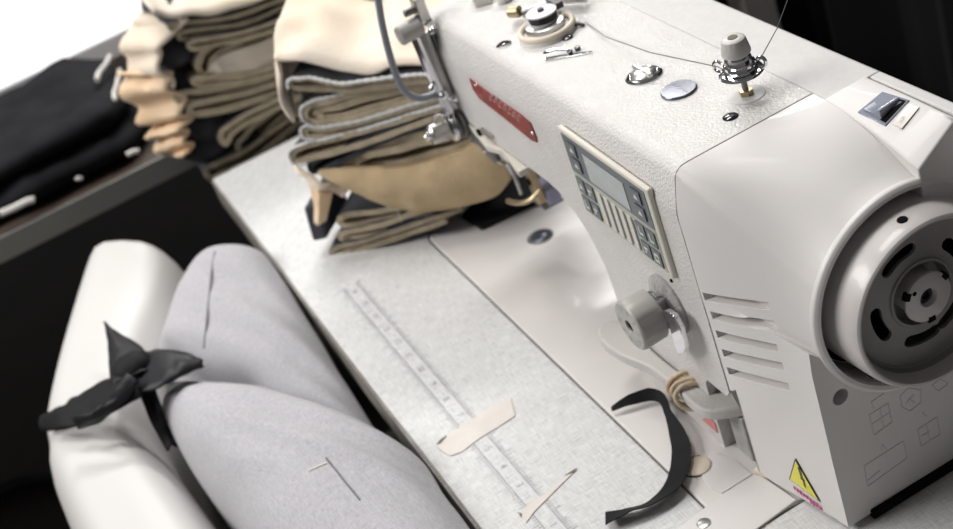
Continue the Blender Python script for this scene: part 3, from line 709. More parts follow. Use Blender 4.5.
# tan cord looped round the lever
mb = MB(); P0 = at(688, 389, 2, .041); dl_ = Vv(.80, -.08, 0).normalized()
pts = []
for i in range(150):
    t = i/149; a = t*2*PI*6.0
    c0 = P0 + dl_*(-.0085 + .017*t + .0045*math.sin(a*.37))
    rad = .0096 + .0016*math.sin(a*.53 + 1)
    n = Vv(-dl_.y, dl_.x, 0)
    pts.append(c0 + n*math.cos(a)*rad*1.05 + Vv(0,0,1)*math.sin(a)*rad*.86 + dl_*.0040*math.cos(a))
mb.tube(pts, .00145, 8)
tag(mb.build('cord', 'cord'), 'tan cord wound in loops round the grey lever under the dial', 'cord')

# ------------------------------------------------------------ table oddments
def ribbon_mesh(px, widths, zs, name, m, parent=None, twist=None, thick=.0007, n=6):
    """flat ribbon following points on the table; widths lie along the ground normal unless twisted"""
    P = [at(u, v, 2, z) for (u, v), z in zip(px, zs)]
    Q = crom(P, n); N = len(Q); mb = MB(); R = []
    for i, p in enumerate(Q):
        t = (Q[min(i+1, N-1)] - Q[max(i-1, 0)]); t.z = 0; t.normalize(); nrm = Vv(-t.y, t.x, 0)
        f = i/(N-1)*(len(px)-1); k = min(int(f), len(px)-2); fr = f-k
        w = widths[k]*(1-fr) + widths[k+1]*fr
        tw = 0 if twist is None else twist[k]*(1-fr) + twist[k+1]*fr
        d = nrm*math.cos(tw) + Vv(0,0,1)*math.sin(tw)
        nn = Vv(0,0,1)*math.cos(tw) - nrm*math.sin(tw)
        q = p + Vv(0, 0, .0012*nz(p, 80))
        h = thick/2
        lift = abs(math.sin(tw))*w/2
        q = q + Vv(0,0,lift)
        R.append([q + d*w/2 + nn*h, q - d*w/2 + nn*h, q - d*w/2 - nn*h, q + d*w/2 - nn*h])
    mb.rings(R); return mb.build(name, m, parent, smooth=50)
o = ribbon_mesh([(612,411), (632,403), (650,399), (663,402), (669,416), (677,434), (682,452), (680,470), (672,490), (655,504), (635,513), (606,520)],
                [.003, .0075, .009, .0075, .006, .011, .014, .014, .014, .012, .012, .015], [.004, .006, .006, .006, .005, .004, .003, .003, .003, .003, .003, .003], 'ribbon_strip', 'ribbon',
                twist=[.7, 1.0, 1.1, .9, .7, .4, .3, .2, .3, .5, .6, .2])
tag(o, 'strip of black ribbon curling over the bed edge onto the table', 'ribbon')
def patch(name, px, m, label, cat, th=.0003, z=.0004):
    P = [at(u, v, 2, z) for u, v in px]; mb = MB(); mb.prism(P, (0,0,th)); o = mb.build(name, m); return tag(o, label, cat)
tp1 = thing('tape_piece', 'wide strip of beige masking tape stuck across the printed ruler', 'tape', at(475, 425, 2, .0003))
mb = MB(); mb.prism([at(u, v, 2, .0004) for u, v in ((436,446), (452,432), (470,420), (490,408), (511,398), (515,416), (500,426), (480,438), (462,452), (450,456), (443,452))], (0,0,.0003)); mb.build('tape', 'tape', tp1)
mb = MB(); mb.prism([at(u, v, 2, .0008) for u, v in ((436,445), (440,440), (447,435), (446,437), (441,443))], (0,0,.0002)); mb.build('stain', 'tapemark', tp1)
tp2 = thing('tape_piece', 'narrow torn strip of beige tape nearer the black ribbon', 'tape', at(550, 492, 2, .0003))
mb = MB(); mb.prism([at(u, v, 2, .0004) for u, v in ((520,513), (530,503), (543,495), (556,484), (565,477), (577,469), (560,486), (547,499), (535,511), (526,523))], (0,0,.0003)); mb.build('tape', 'tape', tp2)
mb = MB(); mb.prism([at(u, v, 2, .0008) for u, v in ((564,476), (570,472), (577,468), (574,472))], (0,0,.0002)); mb.prism([at(u, v, 2, .0008) for u, v in ((518,512), (522,514), (521,517))], (0,0,.0002)); mb.build('stain', 'tapemark', tp2)

# ------------------------------------------------------------ folded fabric
def strip(px, O, d, t, W, mats, label, group, parent=None, serge=False, name='folded_garment', n=7, woff=0, cat='garment', wav=.003, flare=0, tube_r=.0016):
    """a folded strip: its near side edge follows a path in the vertical plane (O, d); it runs W deep behind"""
    d = Vector(d).normalized(); wdir = Vv(-d.y, d.x, 0)
    nn = wdir; O2 = Vector(O) + wdir*woff
    P = [atp(u, v, O2, nn) for u, v in px]
    Q = crom(P, n); N = len(Q); NW = 7
    mb = MB(); outer = []; inner = []
    sd = random.random()*50
    for i, p in enumerate(Q):
        tg = (Q[min(i+1, N-1)] - Q[max(i-1, 0)]).normalized(); nrm = wdir.cross(tg).normalized()
        ro, ri = [], []
        for k in range(NW+1):
            w = W*k/NW
            j = Vv(0,0,1)*wav*(nz((p.x*14+sd, p.y*14, w*22)))*min(1, k*.6) + d*wav*1.6*nz((p.z*30, sd, w*30))*min(1, k)
            e = wdir*(.0022*nz((i*.21+sd, 3.3, 0)) if k == 0 else 0)
            b = p + wdir*w + j + e
            tt = t*(1 + .15*nz((i*.3, sd, k)))
            ro.append(b + nrm*tt/2); ri.append(b - nrm*tt/2)
        outer.append(ro); inner.append(ri)
    mb.rings(outer, 0, False, False); mb.rings(inner, 1, False, False)
    mb.rings([[outer[i][0], inner[i][0]] for i in range(N)], 2, False, False)
    mb.rings([[outer[i][NW], inner[i][NW]] for i in range(N)], 2, False, False)
    mb.rings([outer[0], inner[0]], 1, False, False); mb.rings([outer[-1], inner[-1]], 1, False, False)
    root = mb.build(name, mats, parent, smooth=60)
    if label: tag(root, label, cat, group)
    if serge:
        mb = MB(); pts = [outer[i][0] - wdir*.0003 for i in range(int(N*serge))]
        pts2 = crom(pts, 2)
        R = []
        mb.tube(pts2, lambda f: tube_r*(1 + .28*math.sin(f*len(pts2)*1.9)), 6)
        mb.build('overlock_edge', 'serge', root)
    return root

# centre pile beside the needle -------------------------------------------
O1 = Vv(-.505, -.121, 0); D1 = Vv(.64, .77, 0)
Z8 = lambda L: [(250 + x/2.645, 60 + y/2.645) for x, y in L]
G1 = 'folded garments in the pile beside the needle'
random.seed(11)
# bottom pieces
strip(Z8([(560,395),(470,425),(380,455),(300,480),(250,492),(222,500),(216,508),(224,515),(270,505),(340,487),(420,462),(520,425)]), O1, D1, .0046, .12, ['navy','dkhaki','dkhaki'],
      'bottom khaki and navy folded piece of the pile by the needle, flat on the table', G1)
strip(Z8([(560,360),(470,390),(380,425),(300,447),(255,455),(240,463),(250,474),(300,470),(380,450),(470,420),(560,392)]), O1, D1, .0055, .125, ['navy','khaki','khaki'],
      'second khaki folded piece from the table in the pile by the needle', G1, woff=.004)
strip(Z8([(560,325),(470,370),(380,395),(300,405),(250,412),(236,425),(250,440),(300,437),(380,420),(470,398),(560,360)]), O1, D1, .0058, .125, ['navy','khaki','khaki'],
      'khaki folded piece just under the tan band in the pile by the needle', G1, woff=.006)
# black folded end at lower left
def block(name, px_bot, px_top, depth, O, d, m, label, group, cat='garment'):
    d = Vector(d).normalized(); w = Vv(-d.y, d.x, 0)
    P = [atp(u, v, Vector(O), w) for u, v in px_bot + px_top]
    mb = MB(); mb.rings([[p + w*depth*k/5 + d*.002*nz((p.z*40, k, 1)) for p in P] for k in range(6)])
    return tag(mb.build(name, m, bevel=.003), label, cat, group)
block('folded_garment', Z8([(166,482),(206,474)]), Z8([(184,380),(140,392)]), .06, O1 - D1*.003, D1, 'navy', 'black folded piece with square end at the lower left of the pile', G1)
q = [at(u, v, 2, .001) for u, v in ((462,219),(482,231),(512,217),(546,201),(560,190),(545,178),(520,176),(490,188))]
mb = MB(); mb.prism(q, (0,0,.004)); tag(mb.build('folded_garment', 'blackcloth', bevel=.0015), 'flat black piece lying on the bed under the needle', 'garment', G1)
# khaki multi-ply body behind the tan band
strip(Z8([(580,175),(500,190),(420,210),(340,240),(290,262),(250,285),(240,292),(255,298),(330,290),(420,275),(520,245),(600,215)]), O1, D1, .0085, .11, ['navy','khaki','khaki'],
      'thick khaki folded piece resting on the tan band in the pile', G1, woff=.006)
strip(Z8([(580,150),(500,165),(420,185),(340,205),(300,225),(292,240),(310,250),(360,243),(440,225),(520,205),(600,180)]), O1, D1, .0060, .11, ['dkhaki','khaki','khaki'],
      'inner khaki loop under the navy pieces in the pile by the needle', G1, woff=.004)
strip(Z8([(580,125),(500,140),(420,165),(330,200),(270,225),(220,250),(170,270),(158,282),(175,296),(230,276),(290,246),(360,212),(440,184),(520,160),(590,150)]), O1, D1, .0046, .12, ['navy','navy','navy'],
      'plain navy folded piece in the middle of the pile by the needle', G1, woff=.002)
strip(Z8([(580,105),(500,128),(430,150),(350,176),(250,204),(165,222),(125,236),(112,250),(124,268),(175,258),(250,238),(350,206),(440,172),(520,145),(590,128)]), O1, D1, .0050, .12, ['navy','khaki','khaki'],
      'stitched-edge khaki loop, fourth from the top of the pile by the needle', G1, serge=.62)
strip(Z8([(580,85),(500,104),(420,128),(300,164),(200,182),(155,180),(143,188),(158,202),(220,202),(300,188),(420,152),(500,126),(590,105)]), O1, D1, .0050, .12, ['navy','khaki','khaki'],
      'stitched-edge khaki loop, third from the top of the pile by the needle', G1, serge=.62)
strip(Z8([(580,40),(500,50),(430,60),(350,74),(270,92),(190,110),(152,124),(144,142),(162,163),(225,167),(330,143),(430,110),(500,92),(580,75)]), O1, D1, .0060, .12, ['navy','khaki','khaki'],
      'widest stitched-edge khaki loop, second from the top of the pile by the needle', G1, serge=.62)
strip(Z8([(580,52),(500,64),(430,76),(330,96),(240,120),(190,132),(172,142),(190,152),(230,155),(330,130),(430,98),(500,82),(580,64)]), O1, D1, .0068, .115, ['khaki','khaki','khaki'], None, None, parent=bpy.data.objects[max((o.name for o in bpy.data.objects if o.get('label','').startswith('widest')))], name='inner_ply', woff=.002)
strip(Z8([(580,30),(500,42),(430,47),(340,56),(250,67),(170,55),(120,55),(106,63),(120,75),(200,79),(260,84),(340,72),(430,61),(510,55),(580,47)]), O1, D1, .0042, .125, ['navy','dkhaki','dkhaki'],
      'navy piece with pale stitched edge directly under the cream top cloth', G1, serge=.55, woff=-.006)
# tan band curving round the front of the pile
def band(name, up, lowp, O, d, bulge, m, label, cat, group=None, th=.0016):
    d = Vector(d).normalized(); w = Vv(-d.y, d.x, 0)
    U = crom([atp(u, v, Vector(O), w) for u, v in up], 7); L = crom([atp(u, v, Vector(O), w) for u, v in lowp], 7)
    n = min(len(U), len(L)); K = 8; R = []
    for i in range(n):
        ring = []
        for k in range(K+1):
            f = k/K; p = U[int(i*(len(U)-1)/(n-1))].lerp(L[int(i*(len(L)-1)/(n-1))], f)
            b = math.sin(PI*min(1, f*.9+.05))*bulge*math.sin(PI*(.12 + .8*i/(n-1)))
            ring.append(p - w*(b + .002*nz((i*.2, f*2, 1))))
        # folded-in top edge
        ring = [U[int(i*(len(U)-1)/(n-1))] + w*.012 + Vv(0,0,-.002)] + ring
        R.append(ring)
    mb = MB(); mb.rings(R, 0, False, False); o = mb.build(name, m, smooth=60, solid=th)
    if label: tag(o, label, cat, group)
    return o
ZC = lambda L: [(260 + x/2.033, y/2.033) for x, y in L]
bo = O1 - Vv(-.77, .64, 0)*.004
bd = band('waistband', ZC([(118,350),(150,347),(220,345),(300,340),(360,325),(410,308),(450,285),(480,292)]), ZC([(140,357),(165,372),(230,405),(290,424),(340,428),(420,415),(480,396),(512,362)]), bo, D1, .010, 'tan',
          'tan cotton band curving round the front of the pile by the needle', 'garment', G1)
mb = MB(); mb.tube(crom([at(393, 200, 0, -.452), at(399, 216, 0, -.455), at(404, 231, 2, .006), at(409, 244, 2, .0006)], 5), .0003, 6)
tag(mb.build('loose_thread', 'wthread'), 'fine pale loose thread hanging from the tan band to the table', 'thread')
# cream gathered end of the band
mb = MB(); wv = Vv(-.77, .64, 0); R = []
for i in range(15):
    f = i/14; pz = Z8([(120 + 150*f, 272 + 58*f)])[0]; pb = Z8([(128 + 120*f, 300 + 62*f - 8*math.sin(f*9))])[0]
    a = atp(*pz, O1, wv) - wv*(.010*math.sin(PI*f) + .003*math.sin(f*14)); b = atp(*pb, O1, wv) - wv*(.010*math.sin(PI*f) - .003*math.sin(f*11))
    R.append([a, a.lerp(b, .33) - wv*.004, a.lerp(b, .66) + wv*.002, b])
mb.rings(R, 0, False, False); mb.build('gathered_end', 'cream_pale', bd, solid=.0022, smooth=60)
mb = MB(); R = []
for i in range(10):
    f = i/9; l = Z8([(172 + 10*f, 318 + 95*f)])[0]; r = Z8([(226 - 18*f, 335 + 75*f)])[0]
    a = atp(*l, O1, wv) - wv*(.008 + .002*math.sin(f*8)); b = atp(*r, O1, wv) - wv*.008
    R.append([a, a.lerp(b, .5) - wv*.006, b])
mb.rings(R, 0, False, False); mb.build('hanging_end', 'cream', bd, solid=.0022, smooth=60)
# cream cloth on the top, draped over the left end
d1 = D1.normalized(); w1 = Vv(-d1.y, d1.x, 0)
edge = crom([atp(u, v, O1 - w1*.002, w1) for u, v in Z8([(66,-4),(112,0),(170,8),(250,30),(310,32),(370,18),(440,18),(520,10),(600,0)])], 5)
mb = MB(); R = []
N = len(edge); ztop = max(p.z for p in edge)
for k in range(13):
    w = .125*k/12; row = []
    for i, p in enumerate(edge):
        f = i/(N-1); z = p.z + .004*min(1, k/2) + .004*math.sin(PI*k/12)*(1-.5*f) + .006*nz((i*.12, k*.35, 2))
        row.append(Vv(p.x, p.y, 0) + w1*w + Vv(0, 0, z) - d1*.03*(k/12)*(1-f))
    # hanging flap beyond the left end
    flap = []
    a0 = row[0]
    for q in range(1, 9):
        g = q/8; hang = .060*(1 - .15*math.sin(k*.9)) if k < 11 else .03
        flap.append(a0 + d1*(-.010*math.sin(g*PI/2) + .003*math.sin(g*7 + k)) + Vv(0,0,-hang*g))
    R.append(list(reversed(flap)) + row)
mb.rings(R, 0, False, False)
tag(mb.build('folded_cloth', 'cream_pale', smooth=70, solid=.003), 'pale cream cotton piece lying on top of the pile by the needle', 'garment', G1)

# left pile on the far end of the table --------------------------------------
O2 = Vv(-.79, -.145, 0); D2 = Vv(.05, 1.0, 0)
ZL_ = lambda L: [(120 + x/2.646, y/2.646) for x, y in L]
G2 = 'folded garments in the pile at the far end of the table'
random.seed(21)
KK = ['khaki','khaki','khaki']; ND = ['navy','khaki','khaki']; DK = ['navy','dkhaki','dkhaki']
def lp(up, lowr): return ZL_(up + lowr)
S2 = [
 ('lowest navy and khaki fold of the far pile, next to the table corner', [(470,300),(400,350),(330,400),(270,430),(235,445)], [(228,462),(245,472),(290,452),(350,425),(420,370),(480,320)], .0060, DK, False),
 ('dark khaki fold second from the bottom of the far pile', [(470,255),(410,290),(350,340),(318,372)], [(312,390),(325,400),(360,380),(420,320),(480,275)], .0060, DK, False),
 ('khaki fold third from the bottom of the far pile', [(470,235),(400,272),(340,300),(285,335),(270,350)], [(268,370),(282,380),(300,350),(350,320),(420,285),(480,255)], .0060, ND, False),
 ('broad khaki loop with blunt rounded end in the lower half of the far pile', [(470,195),(410,222),(340,245),(270,260),(200,276)], [(184,288),(196,302),(280,290),(360,265),(420,245),(480,218)], .0072, ND, True),
 ('khaki fold with knobbly pale end left of centre in the far pile', [(480,165),(420,200),(330,228),(250,240),(170,245)], [(152,258),(168,272),(250,262),(340,244),(430,215),(490,185)], .0060, ND, True),
 ('straight khaki fold beneath the cream wad of the far pile', [(500,110),(450,150),(400,180),(310,203),(230,208)], [(200,216),(215,228),(300,222),(400,200),(460,170),(510,130)], .0060, KK, False),
 ('cream and tan folded wad inside the big loop of the far pile', [(580,10),(530,45),(450,95),(380,130),(300,155),(262,178)], [(256,190),(275,196),(340,180),(420,150),(500,95),(560,45)], .0150, ['cream_pale','cream_pale','cream_pale'], False),
 ('large khaki loop curling round the cream wad of the far pile', [(600,-30),(540,5),(470,55),(420,80),(340,95),(270,108),(225,135)], [(208,170),(216,196),(236,200),(240,186),(246,160),(275,135),(330,118)], .0068, KK, False),
 ('thin khaki fold above the large loop of the far pile', [(580,-50),(500,5),(420,55),(330,85),(250,100),(195,110)], [(182,120),(196,130),(260,118),(340,102),(430,72),(520,10)], .0048, ND, False),
 ('grey-khaki fold second from the top of the far pile', [(560,-60),(480,-10),(400,35),(320,65),(230,75),(170,85)], [(155,95),(170,104),(240,98),(330,86),(410,58),(500,0)], .0048, DK, True),
 ('topmost khaki fold of the far pile, under the cream cloth', [(540,-70),(460,-15),(400,10),(300,45),(210,58),(150,62)], [(134,72),(150,82),(220,80),(310,66),(400,35),(480,-10)], .0048, ND, True),
]
for i, (lab, a, b, t, ms, sg) in enumerate(S2):
    strip(lp(a, b), O2, D2, t, .13, ms, lab, G2, serge=False, woff=.003*math.sin(i*2.1), wav=.003, tube_r=.0024)
# cream pieces hanging down the left end of the far pile
w2 = Vv(-1, .05, 0)
def drape(px_l, px_r, x, m, label, amp, seed, cat='garment', name='folded_cloth', group=G2):
    A = crom([at(u, v, 0, x - .05) for u, v in px_l], 5); B = crom([at(u, v, 0, x) for u, v in px_r], 5)
    n = min(len(A), len(B)); R = []
    for i in range(n):
        a, b = A[i], B[i]; row = []
        for k in range(9):
            f = k/8; p = a.lerp(b, f)
            p = p + Vv(.35, -1, .1)*amp*(math.sin(i*.95 + seed + f*1.6) + .5*nz((i*.3, f*3, seed)))
            row.append(p)
        R.append(row)
    mb = MB(); mb.rings(R, 0, False, False); return tag(mb.build(name, m, smooth=70, solid=.004), label, cat, group)
drape(ZL_([(60,35),(20,80),(10,140),(35,185),(70,215)]), ZL_([(190,45),(130,100),(100,150),(120,200),(150,230)]), -.79, 'cream_pale', 'pale cream cloth end spilling down the left side of the far pile', .004, 0)
drape(ZL_([(5,190),(10,225),(40,300),(80,330),(85,360),(100,385),(125,420)]), ZL_([(120,195),(140,235),(170,285),(178,320),(160,350),(185,370),(170,410)]), -.79, 'cream', 'tan and cream zigzag folds down the left end of the far pile', .007, 2)
# cream sheet on top of far pile
mb = MB(); R = []
e2 = crom([atp(u, v, O2, Vv(-1,.05,0)) for u, v in ZL_([(95,45),(140,58),(210,50),(300,36),(400,2),(460,-28),(540,-80)])], 5)
for k in range(11):
    w = .14*k/10; R.append([p + Vv(-1,.05,0)*w + Vv(0,0,.006 + .012*math.sin(PI*k/10) + .006*nz((i*.2, k*.4, 5))) + Vv(0,-.015*k/10,0) for i, p in enumerate(e2)])
mb.rings(R, 0, False, False); tag(mb.build('folded_cloth', 'cream_pale', smooth=70, solid=.004), 'pale cream cloth covering the top of the far pile', 'garment', G2)
# navy filling folds at the left end
for i, (cx_, cy2, rx, rz, lab) in enumerate(((115,60,.020,.016,'small navy fold end at the upper left of the far pile'), (135,160,.026,.022,'navy fold end below the orange lining of the far pile'), (165,255,.030,.024,'navy fold end between cream zigzag and khaki loops of the far pile'), (225,350,.036,.026,'black fold end low in the far pile'), (215,415,.034,.018,'black fold end at the foot of the far pile'))):
    p = at(120 + cx_/2.646, cy2/2.646, 0, -.80)
    mb = MB(); R = []
    for a in range(9):
        th = PI*(a+.5)/9; R.append([p + Vv(-.05 + .055*math.cos(th), rx*math.sin(th)*math.cos(2*PI*k/14)*(1+.25*nz((a*.6, k*.5, i))) + .012, rz*math.sin(th)*math.sin(2*PI*k/14)*(1+.25*nz((a*.5, k*.4, i+9)))) for k in range(14)])
    mb.rings(R); tag(mb.build('folded_garment', 'navy', smooth=70), lab, 'garment', G2)

# small dark rolls behind the centre pile
G3 = 'rolled edges behind the piles'
for i, (u, v) in enumerate(((330,1), (341,3), (352,5))):
    p = at(u, v + 4, 2, .0085); mb = MB(); mb.tube(crom([p, p + Vv(-.03,.06,0), p + Vv(-.09,.16,0), p + Vv(-.14,.24,0)], 5), .009, 10, flat=.9)
    tag(mb.build('rolled_garment', ['khaki','dkhaki','navy'][i]), ['khaki rolled piece behind the two piles, leftmost', 'dark khaki rolled piece behind the two piles, middle', 'navy rolled piece behind the two piles, nearest the tube'][i], 'garment', G3)

# ------------------------------------------------------------ black clothes
def cloth_pile(name, x0, x1, y0, y1, z0, z1, m, label, seed, group):
    mb = MB(); R = []; nx_, ny_ = 16, 40
    def prof(u, yv):
        pass
    for j in range(ny_+1):
        y = y0 + (y1-y0)*j/ny_; ring = []
        for k in range(28):
            a = 2*PI*k/28; ca, sa = math.cos(a), math.sin(a)
            sx = math.copysign(abs(ca)**.55, ca); sz = math.copysign(abs(sa)**.6, sa)
            endf = min(1, (min(j, ny_-j)/4 + .35)**.5)
            p = Vv((x0+x1)/2 + sx*(x1-x0)/2*endf, y, (z0+z1)/2 + sz*(z1-z0)/2*endf)
            q = nz((p.x*9+seed, p.y*16, p.z*22))*.016 + nz((p.x*22, p.y*40+seed, p.z*40))*.006
            if sz < -.4: q *= .1
            p += Vv(sx*.8, 0, sz*.7 if sz > 0 else 0)*q
            p.z = max(p.z, z0)
            ring.append(p)
        R.append(ring)
    mb.rings(R); return tag(mb.build(name, m, smooth=80), label, 'garment', group)
G4 = 'black garments on the side table'
cloth_pile('folded_garment', -1.165, -.905, -.80, -.178, 0, .036, 'blackcloth', 'lower black garment lying on the side table at left', 1, G4)
cloth_pile('folded_garment', -1.150, -.915, -.78, -.185, .035, .066, 'blackcloth', 'upper black garment of the two on the side table', 7, G4)
G5 = 'white threads on the black garments'
def scrap(px, x, label, r=.0022, z=None):
    mb = MB(); mb.tube(crom([at(u, v, 0, x) if z is None else at(u, v, 2, z) for u, v in px], 5), r, 7); tag(mb.build('thread_scrap', 'wthread'), label, 'thread', G5)
scrap([(110,56), (106,64), (99,73), (97,80)], -.905, 'white loose threads near the top of the black garments', .003, .070)
scrap([(120,70), (117,84), (114,94), (116,100)], -.895, 'white loose threads beside the cream cloth end', .0025, .060)
scrap([(127,155), (133,152), (139,151)], -.890, 'white thread at the foot of the black garments beside the far pile', .003)
scrap([(76,180), (79,178), (82,179)], -.885, 'small white thread speck on the brown table top', .002)
scrap([(0,214), (14,208), (28,201), (34,200)], -.888, 'long white scrap at the left edge under the black garments', .004)

# ------------------------------------------------------------ chair, cushion, ribbon
ch = thing('chair', 'white padded chair with curved backrest pushed against the table', 'chair', (-.45, -.30, -.75))
CP = [((80,250),(172,249),.0), ((72,256),(181,254),.0), ((54,308),(172,305),-.01), ((40,356),(160,350),-.01), ((29,402),(153,397),-.012), ((27,426),(152,425),-.016),
      ((30,458),(174,455),-.012), ((42,492),(201,492),-.01), ((60,535),(234,535),-.01), ((94,600),(288,600),-.01), ((137,660),(335,655),-.01), ((165,680),(345,665),-.01)]
CL = crom([at(*a, 2, z) for a, b, z in CP], 5); CR = crom([at(*b, 2, z) for a, b, z in CP], 5); CT = crom([Vv(0,0,z) for a, b, z in CP], 5)
mb = MB(); R = []; N = len(CL)
for i in range(N):
    a, b = CL[i], CR[i]; c0 = (a+b)/2; hv = (b-a)/2; end = min(1, (i+1.2)/4.5)**.45 * min(1, (N-1-i+.6)/5)**.5
    tuck = .007*math.exp(-((i-25.5)/2.2)**2); ring = []
    for k in range(32):
        an = 2*PI*k/32; ca, sa = math.cos(an), math.sin(an)
        sx = math.copysign(abs(ca)**.62, ca); sz = math.copysign(abs(sa)**.72, sa)
        p = c0 + hv*sx*(1 if sz <= 0 else 1) ; p.z = CT[i].z + .012 - .125 + sz*(.125 - tuck)*(.75 + .25*end)
        ring.append(p)
    R.append(ring)
mb.rings(R); bk = mb.build('backrest', 'chair', ch, smooth=60)
mb = MB(); mb.box((-.62, -.36, -.34), (-.16, -.02, -.27)); mb.build('seat', 'black', ch, bevel=.02)
mb = MB(); mb.tube([(-.40,-.37,-.20), (-.40,-.34,-.30), (-.39,-.22,-.345)], .016, 10); mb.build('back_support', 'black', ch)
mb = MB(); mb.cyl((-.39,-.19,-.70), (-.39,-.19,-.34), .025, 20); mb.build('post', 'dsteel', ch)
for k in range(5):
    a = 2*PI*k/5 + .4; d = Vv(math.cos(a), math.sin(a), 0)
    mb = MB(); mb.tube([Vv(-.39,-.19,-.68), Vv(-.39,-.19,-.70) + d*.13, Vv(-.39,-.19,-.735) + d*.27], .016, 10); mb.build('leg', 'black', ch)

# grey denim cushion: two puffed lobes tied at the middle
# stations: left and right silhouettes measured at cushion height
def lobe(ST, name, seed, fold):
    Ls = crom([at(*s_[0], 2, s_[2]) for s_ in ST], 5); Rs = crom([at(*s_[1], 2, s_[2]) for s_ in ST], 5)
    HH = crom([Vv(s_[3], s_[4], 0) for s_ in ST], 5); mb = MB(); R = []; N = len(Ls)
    for i in range(N):
        a, b = Ls[i].copy(), Rs[i].copy(); a.z = b.z = HH[i].x; h = HH[i].y; c0 = (a+b)/2; hv = (b-a)/2; ring = []
        for k in range(40):
            an = 2*PI*k/40; ca, sa = math.cos(an), math.sin(an)
            sx = math.copysign(abs(ca)**.8, ca); sz = math.copysign(abs(sa)**.85, sa)
            p = c0 + hv*sx + Vv(0, 0, sz*h*(1 if sz > 0 else 1.7))
            q = nz((p.x*10+seed, p.y*14, p.z*12))*.0045 + nz((p.x*28, p.y*40+seed, p.z*30))*.0014
            for (fi, fk, ln, dp, wd) in fold:
                dd = ((i - fi)*math.sin(ln) + (k - fk)*math.cos(ln)); al = ((i - fi)*math.cos(ln) - (k - fk)*math.sin(ln))
                q -= dp*math.exp(-(dd/wd)**2 - (al/9)**2)
            p = p + (hv.normalized()*sx*.5 + Vv(0,0,sz))*q; p.y = min(p.y, TY0 - .005 + .004*nz((p.x*20, p.z*20, 3))) if p.z < .01 else p.y
            ring.append(p)
        R.append(ring)
    mb.rings(R); return mb.build(name, 'denim', cu, smooth=80, subsurf=1)
cu = thing('cushion', 'grey denim cushion puffed in two lobes between white chair back and table', 'cushion', (-.45, -.24, -.10))
lob1 = lobe([((190,244),(258,238),.024,-.024,.034), ((184,249),(270,243),.022,-.022,.044), ((178,275),(286,276),.003,-.026,.048), ((170,305),(308,318),-.012,-.03,.050), ((161,335),(334,360),-.018,-.034,.050),
             ((156,352),(358,398),-.024,-.040,.048), ((154,368),(384,436),-.028,-.052,.042), ((160,398),(402,466),-.035,-.070,.030)], 'far_lobe', 2, [(17, 6, .95, .006, 1.8), (25, 5, .9, .007, 2.0)])
lob2 = lobe([((156,370),(290,386),.022,-.002,.020), ((150,374),(340,404),.020,-.018,.040), ((154,398),(390,434),.006,-.024,.056), ((170,432),(428,464),-.004,-.026,.064), ((189,465),(451,488),-.012,-.026,.066),
             ((214,500),(468,512),-.018,-.028,.068), ((239,530),(482,535),-.02,-.03,.068), ((290,600),(515,590),-.02,-.03,.066), ((340,660),(535,640),-.02,-.03,.055), ((370,690),(530,670),-.02,-.035,.03)],
            'near_lobe', 9, [(23, 7, .5, .007, 1.3), (23, 4, .6, .007, 1.2), (26, 10, .4, .005, 1.4)])
# dark seam across the upper lobe
mb = MB(); R0 = []
def on_cushion(u, v, ob):
    dg = bpy.context.evaluated_depsgraph_get(); d = ray(u, v).normalized()
    mi = ob.matrix_world.inverted(); hit, loc_, nr, _ = ob.ray_cast(mi @ CAM, (mi.to_3x3() @ d).normalized(), depsgraph=dg)
    return (ob.matrix_world @ loc_) if hit else None
bpy.context.view_layer.update()
def stitch(px, name, m, r, ob):
    pts = [q for q in (on_cushion(u, v, ob) for u, v in px) if q is not None]
    if len(pts) > 1:
        mb = MB(); mb.tube(crom(pts, 4), r, 6); mb.build(name, m, ob)
stitch([(215,252), (212,270), (210,290), (208,310), (206,330), (204,348)], 'seam', 'seam', .0012, lob1)
stitch([(326,458), (334,468), (345,482), (360,500)], 'seam', 'seam', .0007, lob2)
stitch([(309,471), (318,467), (327,463)], 'bar_tack', 'wthread', .0010, lob2)

# black ribbon tied round both
rb = thing('ribbon_tie', 'black ribbon knotted round the white chair back and denim cushion', 'ribbon', at(135, 375, 2, .0))
def sheet(L, Rr, m, name, zfun, n=6, th=.0016, crumple=.0022, seed=0):
    A = crom([at(u, v, 2, z) for u, v, z in L], n); B = crom([at(u, v, 2, z) for u, v, z in Rr], n); RR = []
    for i in range(min(len(A), len(B))):
        row = []
        for k in range(7):
            f = k/6; p = A[i].lerp(B[i], f); p = p + Vv(0, 0, zfun(i, f) + crumple*nz((i*.35+seed, f*3, seed)) + crumple*.6*math.sin(f*9 + i*.2 + seed))
            row.append(p)
        RR.append(row)
    mb = MB(); mb.rings(RR, 0, False, False); return mb.build(name, m, rb, smooth=60, solid=th)
Z = .012
# knot
kp = at(133, 368, 2, .030)
mb = MB(); R = []
for a in range(9):
    th = PI*(a+.5)/9; R.append([kp + Vv(.016*math.sin(th)*math.cos(2*PI*k/14)*(1+.4*nz((a,k*.6,2))), .017*math.cos(th), .013*math.sin(th)*math.sin(2*PI*k/14)*(1+.4*nz((a*.6,k,4)))) for k in range(14)])
mb.rings(R); mb.build('knot', 'ribbon', rb, smooth=80)
sheet([(105,325,.026), (108,345,.028), (109,366,.030), (112,388,.030)], [(108,326,.026), (126,338,.024), (144,350,.026), (150,372,.030)], 'ribbon2', 'ribbon_end', lambda i, f: .004*math.sin(PI*f), seed=3)
sheet([(144,350,.028), (165,350,.030), (185,354,.028), (203,361,.020)], [(138,394,.026), (160,388,.030), (180,376,.030), (203,366,.022)], 'ribbon2', 'ribbon_band', lambda i, f: .003*math.sin(PI*f), seed=5)
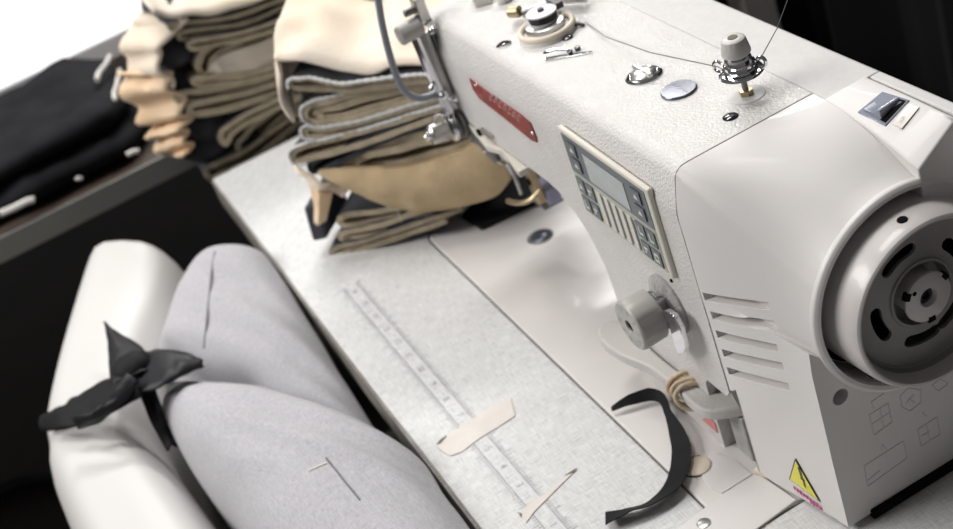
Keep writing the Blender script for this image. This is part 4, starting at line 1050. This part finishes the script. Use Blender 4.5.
sheet([(118,376,.030), (95,386,.022), (74,397,.014), (57,408,.008), (41,419,-.012)], [(142,394,.030), (115,410,.022), (90,422,.014), (64,431,.006), (42,431,-.014)], 'ribbon', 'ribbon_loop', lambda i, f: .005*math.sin(PI*f), seed=8)
sheet([(128,380,.034), (112,402,.030), (92,418,.026), (76,424,.020)], [(140,384,.034), (126,402,.028), (102,420,.024), (78,428,.018)], 'ribbon2', 'ribbon_end', lambda i, f: .008*math.sin(PI*f), seed=11)
sheet([(132,376,.020), (142,400,.004), (152,424,-.010), (166,450,-.020)], [(150,372,.020), (156,392,.004), (166,416,-.010), (180,444,-.020)], 'ribbon', 'ribbon_tail', lambda i, f: 0, seed=13)

# black cable on the floor at left
mb = MB(); mb.tube(crom([at(u, v, 2, -.737) for u, v in ((-30,512), (-8,495), (14,483), (36,477), (60,476), (90,480), (150,500))], 6), .012, 10)
tag(mb.build('cable', 'black'), 'black cable curving over the dark floor at lower left', 'cable')

# ------------------------------------------------------------------ lights
def area(name, loc, target, sx, sy, power, col=(1,1,1)):
    l = bpy.data.lights.new(name, 'AREA'); l.shape = 'RECTANGLE'; l.size = sx; l.size_y = sy; l.energy = power; l.color = col
    o = bpy.data.objects.new(name, l); COL.objects.link(o); o.location = loc
    o.rotation_euler = (Vector(target) - Vector(loc)).to_track_quat('-Z', 'Y').to_euler(); return o
for k_, (lx, ly, lz_) in enumerate(((-2.3, .95, 1.75), (-2.6, .55, 1.9), (-1.9, 1.45, 1.9))):
    area('ceiling_tube_lamp', (lx, ly, lz_), (-.2, 0, .1), 1.2, .07, 16, (1, .985, .96))
area('ceiling_panel_lamp', (-.8, -.1, 2.2), (-.3, -.05, 0), 1.2, .5, 27, (1, .985, .965))
area('front_fill_lamp', (-.9, -1.9, 1.6), (-.3, -.1, .05), 1.4, .8, 46, (1, .98, .96))  # unseen soft fill, added to brighten the sides facing front
w = bpy.data.worlds.new('world'); SC.world = w; w.use_nodes = True
w.node_tree.nodes['Background'].inputs[0].default_value = (1, .98, .97, 1); w.node_tree.nodes['Background'].inputs[1].default_value = .09
SC.view_settings.view_transform = 'Standard'; SC.view_settings.look = 'None'; SC.view_settings.gamma = 1; SC.view_settings.exposure = .16
SC.view_settings.use_curve_mapping = False
